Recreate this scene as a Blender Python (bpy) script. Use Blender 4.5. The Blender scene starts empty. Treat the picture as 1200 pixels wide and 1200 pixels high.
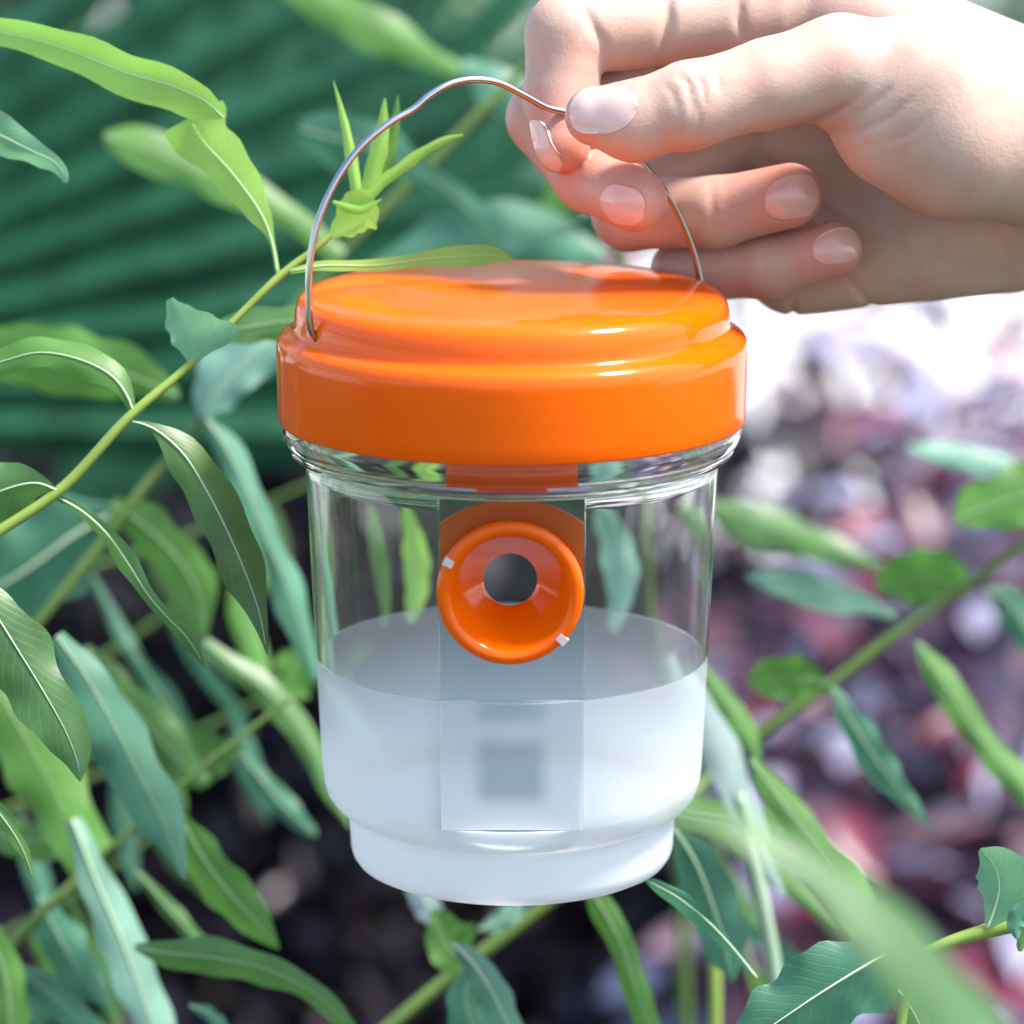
import bpy, math, random
import numpy as np
from mathutils import Vector, Matrix

random.seed(7)
rng = np.random.default_rng(11)
S = bpy.context.scene
COL = S.collection

# ------------------------------------------------------------------ camera
ELEV = math.radians(12.9)
HALF = math.radians(7.75)
T = math.tan(HALF)
D = 0.885
cR = Vector((1, 0, 0))
cF = Vector((0, math.cos(ELEV), -math.sin(ELEV)))
cU = Vector((0, math.sin(ELEV), math.cos(ELEV)))
CAM = -cF * D
cam_d = bpy.data.cameras.new('camera')
cam = bpy.data.objects.new('camera', cam_d)
COL.objects.link(cam)
cam.location = CAM
cam.rotation_euler = (math.radians(90) - ELEV, 0, 0)
cam_d.sensor_width = 36
cam_d.lens = 18 / T
cam_d.clip_start = 0.05
cam_d.clip_end = 300
cam_d.dof.use_dof = True
cam_d.dof.focus_distance = D - 0.022
cam_d.dof.aperture_fstop = 8.6
S.camera = cam

# ------------------------------------------------------------------ light
SUN_EL, SUN_ROT = math.radians(58), math.radians(97)
w = bpy.data.worlds.new('World'); S.world = w; w.use_nodes = True
wn = w.node_tree.nodes; wl = w.node_tree.links
sky = wn.new('ShaderNodeTexSky'); sky.sky_type = 'NISHITA'; sky.sun_disc = False
sky.sun_elevation = SUN_EL; sky.sun_rotation = SUN_ROT
sky.air_density = 1.0; sky.dust_density = 2.0; sky.ozone_density = 1.0
wl.new(sky.outputs[0], wn['Background'].inputs[0])
wn['Background'].inputs[1].default_value = 0.15
sun_d = bpy.data.lights.new('sun', 'SUN'); sun_d.energy = 3.4; sun_d.angle = math.radians(9)
sun_d.color = (1.0, 0.96, 0.9)
sun = bpy.data.objects.new('sun', sun_d); COL.objects.link(sun)
sdir = Vector((math.sin(SUN_ROT) * math.cos(SUN_EL), math.cos(SUN_ROT) * math.cos(SUN_EL), math.sin(SUN_EL)))
sun.rotation_euler = sdir.to_track_quat('Z', 'Y').to_euler()
sun.location = sdir * 10
S.view_settings.view_transform = 'Standard'
S.view_settings.look = 'None'
S.view_settings.gamma = 1
S.view_settings.exposure = 1.5
S.render.engine = 'CYCLES'
S.cycles.use_denoising = True
S.cycles.max_bounces = 14
S.cycles.transmission_bounces = 12
S.cycles.transparent_max_bounces = 12

# ------------------------------------------------------------------ helpers
def at(px, py, d):
    """a point of the place: picture direction (1200 px frame) at distance d along the view axis"""
    return CAM + cF * d + cR * ((px - 600) / 600 * T * d) - cU * ((py - 600) / 600 * T * d)

def zpy(py, y0=0.0):
    k = (600 - py) * T / 600
    return (k * (D + y0 * math.cos(ELEV)) - y0 * math.sin(ELEV)) / (math.cos(ELEV) + k * math.sin(ELEV))

def rpx(hw, py):
    z = zpy(py)
    return hw * T / 600 * (D - z * math.sin(ELEV))

PX = T / 600 * D          # metres per pixel at the trap

def thing(name, label=None, cat=None, loc=(0, 0, 0), group=None):
    o = bpy.data.objects.new(name, None); COL.objects.link(o); o.location = loc
    o.empty_display_size = 0.02
    tag(o, label, cat, group)
    return o

def tag(o, label=None, cat=None, group=None, kind=None):
    if label: o['label'] = label
    if cat: o['category'] = cat
    if group: o['group'] = group
    if kind: o['kind'] = kind
    return o

def mesh(name, verts, faces, mats=None, parent=None, smooth=True, uvs=None, mat_idx=None, sharp=None):
    me = bpy.data.meshes.new(name)
    off = Vector(parent_off(parent))
    me.from_pydata([tuple(Vector(v) - off) for v in verts], [], faces)
    if mats:
        for m in (mats if isinstance(mats, (list, tuple)) else [mats]): me.materials.append(m)
    if smooth: me.polygons.foreach_set('use_smooth', [True] * len(me.polygons))
    if mat_idx is not None: me.polygons.foreach_set('material_index', mat_idx)
    if uvs is not None:
        lay = me.uv_layers.new(name='UVMap')
        li = np.zeros(len(me.loops), dtype=np.int32); me.loops.foreach_get('vertex_index', li)
        lay.data.foreach_set('uv', np.asarray(uvs, dtype=np.float32)[li].ravel())
    me.update()
    if sharp: me.set_sharp_from_angle(angle=math.radians(sharp))
    o = bpy.data.objects.new(name, me); COL.objects.link(o)
    if parent: o.parent = parent
    return o

def parent_off(p):
    off = Vector((0, 0, 0))
    while p is not None:
        off += p.location; p = p.parent
    return off

def lathe(profile, seg=128, closed=False):
    """profile list of (r,z) -> verts, faces"""
    V, F = [], []
    n = len(profile)
    for r, z in profile:
        for i in range(seg):
            a = 2 * math.pi * i / seg
            V.append((r * math.cos(a), r * math.sin(a), z))
    for j in range(n - 1 if not closed else n):
        k = (j + 1) % n
        for i in range(seg):
            i2 = (i + 1) % seg
            F.append((j * seg + i, j * seg + i2, k * seg + i2, k * seg + i))
    return V, F

def smoothpoly(pts, n):
    """Catmull-Rom resample rows of any dimension"""
    P = np.asarray(pts, float)
    if len(P) < 3:
        t = np.linspace(0, 1, n)[:, None]
        return P[0] * (1 - t) + P[-1] * t
    P = np.vstack([2 * P[0] - P[1], P, 2 * P[-1] - P[-2]])
    segl = np.linalg.norm(np.diff(P[1:-1, :2], axis=0), axis=1) + 1e-6
    cum = np.concatenate([[0], np.cumsum(segl)])
    out = []
    for s in np.linspace(0, cum[-1] - 1e-6, n):
        i = min(int(np.searchsorted(cum, s, side='right') - 1), len(segl) - 1)
        t = (s - cum[i]) / segl[i]
        p0, p1, p2, p3 = P[i], P[i + 1], P[i + 2], P[i + 3]
        out.append(0.5 * ((2 * p1) + (-p0 + p2) * t + (2 * p0 - 5 * p1 + 4 * p2 - p3) * t * t + (-p0 + 3 * p1 - 3 * p2 + p3) * t ** 3))
    return np.array(out)

def tube(points, radii, seg=10, cap=True):
    P = [Vector(p) for p in points]
    V, F = [], []
    up = Vector((0.13, -0.9, 0.4)).normalized()
    for i, p in enumerate(P):
        t = (P[min(i + 1, len(P) - 1)] - P[max(i - 1, 0)]).normalized()
        a = t.cross(up)
        if a.length < 1e-3: a = t.cross(Vector((1, 0, 0)))
        a.normalize(); b = t.cross(a); up = a.cross(t)
        for k in range(seg):
            an = 2 * math.pi * k / seg
            V.append(p + (a * math.cos(an) + b * math.sin(an)) * radii[i])
    for i in range(len(P) - 1):
        for k in range(seg):
            k2 = (k + 1) % seg
            F.append((i * seg + k, i * seg + k2, (i + 1) * seg + k2, (i + 1) * seg + k))
    if cap:
        F.append(tuple(range(seg))[::-1]); F.append(tuple((len(P) - 1) * seg + k for k in range(seg)))
    return V, F

# ------------------------------------------------------------------ materials
def mat(name):
    m = bpy.data.materials.new(name); m.use_nodes = True
    nt = m.node_tree
    return m, nt, nt.nodes['Principled BSDF'], nt.nodes['Material Output']

def rgb(c): return (c[0], c[1], c[2], 1)

def noise_mix(nt, c1, c2, scale, detail=3, coord='Object', lo=0.35, hi=0.65):
    tc = nt.nodes.new('ShaderNodeTexCoord')
    n = nt.nodes.new('ShaderNodeTexNoise'); n.inputs['Scale'].default_value = scale; n.inputs['Detail'].default_value = detail
    nt.links.new(tc.outputs[coord], n.inputs['Vector'])
    r = nt.nodes.new('ShaderNodeMapRange'); r.inputs[1].default_value = lo; r.inputs[2].default_value = hi
    nt.links.new(n.outputs['Fac'], r.inputs[0])
    mx = nt.nodes.new('ShaderNodeMix'); mx.data_type = 'RGBA'
    mx.inputs[6].default_value = rgb(c1); mx.inputs[7].default_value = rgb(c2)
    nt.links.new(r.outputs[0], mx.inputs[0])
    return mx.outputs[2], n, tc

def bump(nt, b, height, strength, dist):
    bp = nt.nodes.new('ShaderNodeBump'); bp.inputs['Strength'].default_value = strength; bp.inputs['Distance'].default_value = dist
    nt.links.new(height, bp.inputs['Height']); nt.links.new(bp.outputs[0], b.inputs['Normal'])
    return bp

def plain(name, c1, c2, rough, scale=8, spec=0.5, bumps=None, coord='Object'):
    m, nt, b, o = mat(name)
    col, n, tc = noise_mix(nt, c1, c2, scale, coord=coord)
    nt.links.new(col, b.inputs['Base Color'])
    b.inputs['Roughness'].default_value = rough
    b.inputs['Specular IOR Level'].default_value = spec
    if bumps: bump(nt, b, n.outputs['Fac'], bumps[0], bumps[1])
    return m

def leaf_mat(name, c1, c2, trans, rough=0.42, veins=True, mid=None, tcol=None, spec=0.45):
    """thin leaf: glossy diffuse front mixed with a translucent back; veins from the UVs"""
    m, nt, b, out = mat(name)
    col, n, tc = noise_mix(nt, [c * 0.72 for c in c1], [c * 1.12 for c in c2], 45, detail=5, lo=0.3, hi=0.7)
    N = nt.nodes; L = nt.links
    b.inputs['Roughness'].default_value = rough
    b.inputs['Specular IOR Level'].default_value = spec
    if veins:
        sep = N.new('ShaderNodeSeparateXYZ'); L.new(tc.outputs['UV'], sep.inputs[0])
        au = N.new('ShaderNodeMath'); au.operation = 'SUBTRACT'; au.inputs[1].default_value = 0.5; L.new(sep.outputs[0], au.inputs[0])
        ab = N.new('ShaderNodeMath'); ab.operation = 'ABSOLUTE'; L.new(au.outputs[0], ab.inputs[0])
        m1 = N.new('ShaderNodeMath'); m1.operation = 'MULTIPLY_ADD'; m1.inputs[1].default_value = -7.0
        L.new(ab.outputs[0], m1.inputs[0])
        m2 = N.new('ShaderNodeMath'); m2.operation = 'MULTIPLY'; m2.inputs[1].default_value = 15.0; L.new(sep.outputs[1], m2.inputs[0])
        wob = N.new('ShaderNodeMath'); wob.operation = 'MULTIPLY_ADD'; wob.inputs[1].default_value = 1.6; L.new(n.outputs['Fac'], wob.inputs[0]); L.new(m2.outputs[0], wob.inputs[2])
        L.new(wob.outputs[0], m1.inputs[2])
        fr = N.new('ShaderNodeMath'); fr.operation = 'PINGPONG'; fr.inputs[1].default_value = 0.5; L.new(m1.outputs[0], fr.inputs[0])
        vr = N.new('ShaderNodeMapRange'); vr.inputs[1].default_value = 0.0; vr.inputs[2].default_value = 0.11
        vr.inputs[3].default_value = 1.0; vr.inputs[4].default_value = 0.0; L.new(fr.outputs[0], vr.inputs[0])
        mx = N.new('ShaderNodeMix'); mx.data_type = 'RGBA'
        vm = N.new('ShaderNodeMath'); vm.operation = 'MULTIPLY'; vm.inputs[1].default_value = 0.13; L.new(vr.outputs[0], vm.inputs[0])
        L.new(vm.outputs[0], mx.inputs[0]); L.new(col, mx.inputs[6])
        mx.inputs[7].default_value = rgb([min(1, c * 1.9 + 0.03) for c in c2]); col = mx.outputs[2]
        bump(nt, b, vr.outputs[0], 0.15, 0.0004)
    L.new(col, b.inputs['Base Color'])
    tr = N.new('ShaderNodeBsdfTranslucent')
    if tcol is None:
        g = N.new('ShaderNodeHueSaturation'); g.inputs['Value'].default_value = 1.5; g.inputs['Saturation'].default_value = 1.1
        g.inputs['Hue'].default_value = 0.485
        L.new(col, g.inputs['Color']); L.new(g.outputs[0], tr.inputs[0])
    else: tr.inputs[0].default_value = rgb(tcol)
    ms = N.new('ShaderNodeMixShader'); ms.inputs[0].default_value = trans
    L.new(b.outputs[0], ms.inputs[1]); L.new(tr.outputs[0], ms.inputs[2]); L.new(ms.outputs[0], out.inputs[0])
    return m

M = {}
M['young'] = leaf_mat('young leaf', (0.25, 0.46, 0.07), (0.29, 0.50, 0.10), 0.5, 0.45, tcol=(0.34, 0.66, 0.12))
M['green'] = leaf_mat('green leaf', (0.06, 0.16, 0.045), (0.09, 0.21, 0.06), 0.35, 0.4)
M['bright'] = leaf_mat('bright green leaf', (0.075, 0.20, 0.035), (0.11, 0.26, 0.05), 0.4, 0.4, tcol=(0.13, 0.34, 0.06))
M['teal'] = leaf_mat('blue green leaf', (0.05, 0.165, 0.10), (0.08, 0.22, 0.135), 0.28, 0.42)
M['pale'] = leaf_mat('pale leaf underside', (0.15, 0.31, 0.23), (0.21, 0.38, 0.29), 0.3, 0.5)
M['mint'] = leaf_mat('mint green leaf', (0.13, 0.30, 0.16), (0.18, 0.37, 0.21), 0.35, 0.5, spec=0.3)
M['dark'] = leaf_mat('mature leaf', (0.05, 0.12, 0.03), (0.075, 0.16, 0.04), 0.3, 0.38)
M['chalk'] = leaf_mat('chalky blade', (0.24, 0.33, 0.31), (0.31, 0.4, 0.38), 0.35, 0.5)
M['rib'] = plain('leaf rib', (0.42, 0.56, 0.34), (0.5, 0.62, 0.42), 0.5, 40)
M['stem'] = plain('green stem', (0.16, 0.25, 0.035), (0.24, 0.33, 0.06), 0.5, 60, bumps=(0.2, 0.0005))
M['stem_dark'] = plain('older green stem', (0.075, 0.14, 0.025), (0.11, 0.18, 0.035), 0.55, 60)
M['stem_pale'] = plain('pale stem', (0.2, 0.3, 0.2), (0.26, 0.36, 0.25), 0.5, 40)
M['palm'] = leaf_mat('palm leaflet', (0.009, 0.05, 0.025), (0.015, 0.078, 0.04), 0.18, 0.5, veins=False, spec=0.2)
M['wood'] = plain('woody stem', (0.06, 0.04, 0.03), (0.1, 0.07, 0.05), 0.8, 50, bumps=(0.6, 0.003))
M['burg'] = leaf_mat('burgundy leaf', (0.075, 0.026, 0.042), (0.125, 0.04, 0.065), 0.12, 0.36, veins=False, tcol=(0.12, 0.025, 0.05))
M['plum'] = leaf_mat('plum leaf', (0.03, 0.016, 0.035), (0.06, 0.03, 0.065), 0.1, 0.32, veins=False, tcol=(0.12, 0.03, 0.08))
M['lav'] = leaf_mat('sky glare plum leaf', (0.22, 0.21, 0.33), (0.42, 0.41, 0.56), 0.14, 0.4, veins=False, spec=0.3, tcol=(0.2, 0.1, 0.2))  # lavender sky glare on the plum leaves, put into their base colour
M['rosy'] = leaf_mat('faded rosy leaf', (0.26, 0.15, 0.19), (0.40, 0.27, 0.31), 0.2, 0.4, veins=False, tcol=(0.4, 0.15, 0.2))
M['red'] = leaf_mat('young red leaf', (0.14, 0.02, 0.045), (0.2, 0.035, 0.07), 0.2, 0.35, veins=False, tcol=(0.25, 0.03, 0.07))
M['ink'] = leaf_mat('shade black leaf', (0.006, 0.004, 0.008), (0.014, 0.008, 0.014), 0.06, 0.5, veins=False, tcol=(0.03, 0.008, 0.015), spec=0.3)  # near black stands in for the shade low behind the trap
M['inkblue'] = leaf_mat('shade bluish leaf', (0.014, 0.016, 0.028), (0.03, 0.032, 0.05), 0.06, 0.45, veins=False, tcol=(0.02, 0.02, 0.03), spec=0.3)  # bluish tone of the same shade, put into the leaf colour
M['hedge'] = leaf_mat('hedge leaf', (0.05, 0.12, 0.05), (0.09, 0.2, 0.09), 0.25, 0.35, veins=False)
M['hedge_light'] = leaf_mat('light hedge leaf', (0.10, 0.2, 0.1), (0.16, 0.28, 0.16), 0.3, 0.35, veins=False)

# trap materials
def orange_mat():
    m, nt, b, o = mat('orange plastic')
    col, n, tc = noise_mix(nt, (0.90, 0.135, 0.001), (0.93, 0.15, 0.0015), 25)
    nt.links.new(col, b.inputs['Base Color'])
    b.inputs['Roughness'].default_value = 0.12
    b.inputs['Specular IOR Level'].default_value = 0.36
    b.inputs['Subsurface Weight'].default_value = 0.25
    b.inputs['Subsurface Radius'].default_value = (1.0, 0.3, 0.05)
    b.inputs['Subsurface Scale'].default_value = 0.002
    n2 = nt.nodes.new('ShaderNodeTexNoise'); n2.inputs['Scale'].default_value = 45; n2.inputs['Detail'].default_value = 1
    nt.links.new(tc.outputs['Object'], n2.inputs['Vector'])
    bump(nt, b, n2.outputs['Fac'], 0.04, 0.002)
    tr = nt.nodes.new('ShaderNodeBsdfTranslucent'); tr.inputs[0].default_value = (0.95, 0.30, 0.01, 1)
    ms = nt.nodes.new('ShaderNodeMixShader'); ms.inputs[0].default_value = 0.28
    nt.links.new(b.outputs[0], ms.inputs[1]); nt.links.new(tr.outputs[0], ms.inputs[2]); nt.links.new(ms.outputs[0], o.inputs[0])
    return m
M['orange'] = orange_mat()

def glass_mat():
    m, nt, b, o = mat('clear plastic')
    b.inputs['Base Color'].default_value = (0.97, 0.99, 0.985, 1)
    b.inputs['Transmission Weight'].default_value = 1
    b.inputs['IOR'].default_value = 1.38
    b.inputs['Roughness'].default_value = 0.015
    tc = nt.nodes.new('ShaderNodeTexCoord')
    n = nt.nodes.new('ShaderNodeTexNoise'); n.inputs['Scale'].default_value = 30; n.inputs['Detail'].default_value = 1
    nt.links.new(tc.outputs['Object'], n.inputs['Vector'])
    bump(nt, b, n.outputs['Fac'], 0.05, 0.003)
    return m
M['glass'] = glass_mat()
M['panel'] = glass_mat(); M['panel'].name = 'tinted clear plastic'
M['panel'].node_tree.nodes['Principled BSDF'].inputs['Base Color'].default_value = (0.74, 0.82, 0.89, 1)

TZ = zpy(1010)             # height of the trap's base: object coordinates start there
def frost_mat(grey_patch=False):
    m, nt, b, out = mat('frosted panel' if grey_patch else 'frosted plastic')
    N = nt.nodes; L = nt.links
    tc = N.new('ShaderNodeTexCoord')
    sp = N.new('ShaderNodeTexNoise'); sp.inputs['Scale'].default_value = 2500; L.new(tc.outputs['Object'], sp.inputs['Vector'])
    b.inputs['Base Color'].default_value = (0.9, 0.925, 0.935, 1)
    b.inputs['Roughness'].default_value = 0.4; b.inputs['Coat Weight'].default_value = 0.5; b.inputs['Coat Roughness'].default_value = 0.05
    bump(nt, b, sp.outputs['Fac'], 0.12, 0.0004)
    tr = N.new('ShaderNodeBsdfTranslucent'); tr.inputs[0].default_value = (0.93, 0.965, 0.97, 1)
    ms = N.new('ShaderNodeMixShader'); ms.inputs[0].default_value = 0.52
    L.new(b.outputs[0], ms.inputs[1]); L.new(tr.outputs[0], ms.inputs[2])
    gl = N.new('ShaderNodeBsdfTransparent'); gl.inputs[0].default_value = (0.97, 0.98, 0.985, 1)
    # the coat thins out towards its upper edge
    sx = N.new('ShaderNodeSeparateXYZ'); L.new(tc.outputs['Object'], sx.inputs[0])
    g = N.new('ShaderNodeMapRange'); g.interpolation_type = 'SMOOTHSTEP'
    g.inputs[1].default_value = zpy(960) - TZ; g.inputs[2].default_value = zpy(762) - TZ
    g.inputs[3].default_value = 0.05; g.inputs[4].default_value = 0.72
    L.new(sx.outputs[2], g.inputs[0])
    if grey_patch:
        # grey patch in the colour of the flat face, soft at its rim, with a paler band
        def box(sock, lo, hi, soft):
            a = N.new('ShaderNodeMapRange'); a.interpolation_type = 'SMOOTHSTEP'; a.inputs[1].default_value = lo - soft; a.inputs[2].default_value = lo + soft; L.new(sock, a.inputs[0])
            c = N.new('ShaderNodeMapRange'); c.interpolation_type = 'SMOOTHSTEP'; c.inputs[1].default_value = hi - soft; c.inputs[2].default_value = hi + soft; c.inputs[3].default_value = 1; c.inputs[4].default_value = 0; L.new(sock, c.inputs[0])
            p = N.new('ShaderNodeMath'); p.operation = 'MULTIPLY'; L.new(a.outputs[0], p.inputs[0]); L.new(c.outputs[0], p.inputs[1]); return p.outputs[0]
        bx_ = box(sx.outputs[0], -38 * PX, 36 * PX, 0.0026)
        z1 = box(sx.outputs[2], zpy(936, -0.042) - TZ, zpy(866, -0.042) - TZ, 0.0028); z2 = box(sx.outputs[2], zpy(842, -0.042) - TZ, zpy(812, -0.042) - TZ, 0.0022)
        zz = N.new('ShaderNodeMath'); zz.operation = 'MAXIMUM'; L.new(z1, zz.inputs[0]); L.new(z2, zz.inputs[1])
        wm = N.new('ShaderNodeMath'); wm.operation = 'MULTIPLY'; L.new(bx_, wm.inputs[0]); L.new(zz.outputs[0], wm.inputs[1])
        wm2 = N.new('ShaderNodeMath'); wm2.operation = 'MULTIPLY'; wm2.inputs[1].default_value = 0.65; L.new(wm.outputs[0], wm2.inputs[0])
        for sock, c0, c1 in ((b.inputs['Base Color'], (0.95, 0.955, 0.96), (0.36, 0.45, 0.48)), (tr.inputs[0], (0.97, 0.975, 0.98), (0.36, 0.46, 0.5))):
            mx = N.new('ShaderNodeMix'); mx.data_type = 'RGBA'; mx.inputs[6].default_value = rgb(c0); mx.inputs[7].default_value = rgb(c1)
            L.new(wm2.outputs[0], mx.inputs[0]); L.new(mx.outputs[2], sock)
    m2 = N.new('ShaderNodeMixShader')
    L.new(g.outputs[0], m2.inputs[0]); L.new(ms.outputs[0], m2.inputs[1]); L.new(gl.outputs[0], m2.inputs[2])
    L.new(m2.outputs[0], out.inputs[0])
    return m
def film_mat():
    m, nt, b, out = mat('clear inner face'); N = nt.nodes; L = nt.links
    t = N.new('ShaderNodeBsdfTransparent'); t.inputs[0].default_value = (0.97, 0.98, 0.985, 1)
    b.inputs['Base Color'].default_value = (0.8, 0.85, 0.86, 1); b.inputs['Roughness'].default_value = 0.12
    f = N.new('ShaderNodeMixShader'); f.inputs[0].default_value = 0.07
    L.new(t.outputs[0], f.inputs[1]); L.new(b.outputs[0], f.inputs[2]); L.new(f.outputs[0], out.inputs[0])
    return m
M['film'] = film_mat()
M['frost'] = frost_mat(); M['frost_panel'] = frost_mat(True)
m, nt, b, o = mat('steel wire'); b.inputs['Metallic'].default_value = 1; b.inputs['Base Color'].default_value = (0.42, 0.41, 0.40, 1); b.inputs['Roughness'].default_value = 0.2
M['steel'] = m
m, nt, b, o = mat('smoky inner'); b.inputs['Base Color'].default_value = (0.03, 0.035, 0.06, 1); b.inputs['Roughness'].default_value = 0.25
M['smoky'] = m

# ------------------------------------------------------------------ setting
GZ = -1.05
def ground():
    soil = plain('dark soil', (0.018, 0.013, 0.011), (0.04, 0.028, 0.022), 0.95, 14, bumps=(1.0, 0.03))
    pave = plain('pale paving', (0.60, 0.59, 0.57), (0.68, 0.67, 0.65), 0.7, 5, bumps=(0.15, 0.004))
    n = 60
    V, F = [], []
    for j in range(n + 1):
        for i in range(n + 1):
            x = -6 + 12 * i / n; y = -2.5 + (6.6 + 1.2 * max(0, min(1, 0.6 - x * 1.4))) * j / n
            V.append((x, y, GZ + 0.02 * math.sin(x * 5.1 + y * 3) * math.sin(y * 6.3 - x) + rng.normal(0, 0.008)))
    for j in range(n):
        for i in range(n):
            a = j * (n + 1) + i; F.append((a, a + 1, a + n + 2, a + n + 1))
    o = mesh('soil', V, F, soil); tag(o, 'dark bare garden soil under the shrubs', kind='structure')
    V = [(-90, -90, GZ - 0.05), (90, -90, GZ - 0.05), (90, 90, GZ - 0.05), (-90, 90, GZ - 0.05)]
    o = mesh('ground', V, [(0, 1, 2, 3)], pave, smooth=False); tag(o, 'pale bright paved ground beyond the planting bed', kind='structure')
ground()

def garden_wall():
    m = plain('white render', (0.72, 0.72, 0.7), (0.8, 0.8, 0.79), 0.8, 2, bumps=(0.2, 0.005))
    V = []; F = []
    def bx(x0, x1, y0, y1, z0, z1):
        k = len(V)
        V.extend([(x0, y0, z0), (x1, y0, z0), (x1, y1, z0), (x0, y1, z0), (x0, y0, z1), (x1, y0, z1), (x1, y1, z1), (x0, y1, z1)])
        F.extend([(k, k + 3, k + 2, k + 1), (k + 4, k + 5, k + 6, k + 7), (k, k + 1, k + 5, k + 4), (k + 1, k + 2, k + 6, k + 5), (k + 2, k + 3, k + 7, k + 6), (k + 3, k, k + 4, k + 7)])
    t = thing('garden_wall', 'white rendered garden wall at the far side of the paving', 'wall', (0, 13, GZ - 0.05))
    bx(-14, 14, 12.9, 13.1, GZ - 0.05, GZ + 1.6)
    mesh('wall_face', V, F, m, t, smooth=False)
    V.clear(); F.clear()
    bx(-14.03, 14.03, 12.85, 13.15, GZ + 1.602, GZ + 1.68)
    mesh('coping', V, F, m, t, smooth=False)
garden_wall()
def lawn():
    m = plain('lawn', (0.05, 0.09, 0.025), (0.085, 0.13, 0.045), 0.9, 9, bumps=(1.0, 0.03))
    n = 30; V, F = [], []
    for j in range(n + 1):
        for i in range(n + 1):
            V.append((-14 + 28 * i / n, -22 + 19.6 * j / n, GZ + 0.01 + rng.normal(0, 0.01)))
    for j in range(n):
        for i in range(n):
            a = j * (n + 1) + i; F.append((a, a + 1, a + n + 2, a + n + 1))
    o = mesh('lawn', V, F, m); tag(o, 'short dark lawn on the near side of the planting bed', kind='structure')
lawn()

# ------------------------------------------------------------------ leaf scatter helper (shrubs)
def leaf_proto(L=1.0, W=0.42, fold=0.18, curl=0.15):
    st = [0, 0.22, 0.5, 0.78, 1.0]; wd = [0.03, 0.72, 1.0, 0.66, 0.0]
    V = []; F = []
    for s, ww in zip(st, wd):
        z = -curl * s * s
        V += [(-W / 2 * ww, s * L, z + fold * W * ww), (0, s * L, z), (W / 2 * ww, s * L, z + fold * W * ww)]
    for j in range(4):
        a = 3 * j; F += [(a, a + 1, a + 4, a + 3), (a + 1, a + 2, a + 5, a + 4)]
    return np.array(V), F

def rand_rot(n, up_bias=0.6, outward=None):
    """matrices whose z axis is the leaf normal"""
    nrm = rng.normal(size=(n, 3))
    nrm[:, 2] += up_bias * 2
    if outward is not None: nrm += outward * 0.9
    nrm /= np.linalg.norm(nrm, axis=1)[:, None]
    yv = rng.normal(size=(n, 3)); yv -= (yv * nrm).sum(1)[:, None] * nrm
    yv /= np.linalg.norm(yv, axis=1)[:, None]
    xv = np.cross(yv, nrm)
    return np.stack([xv, yv, nrm], axis=2)

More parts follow.
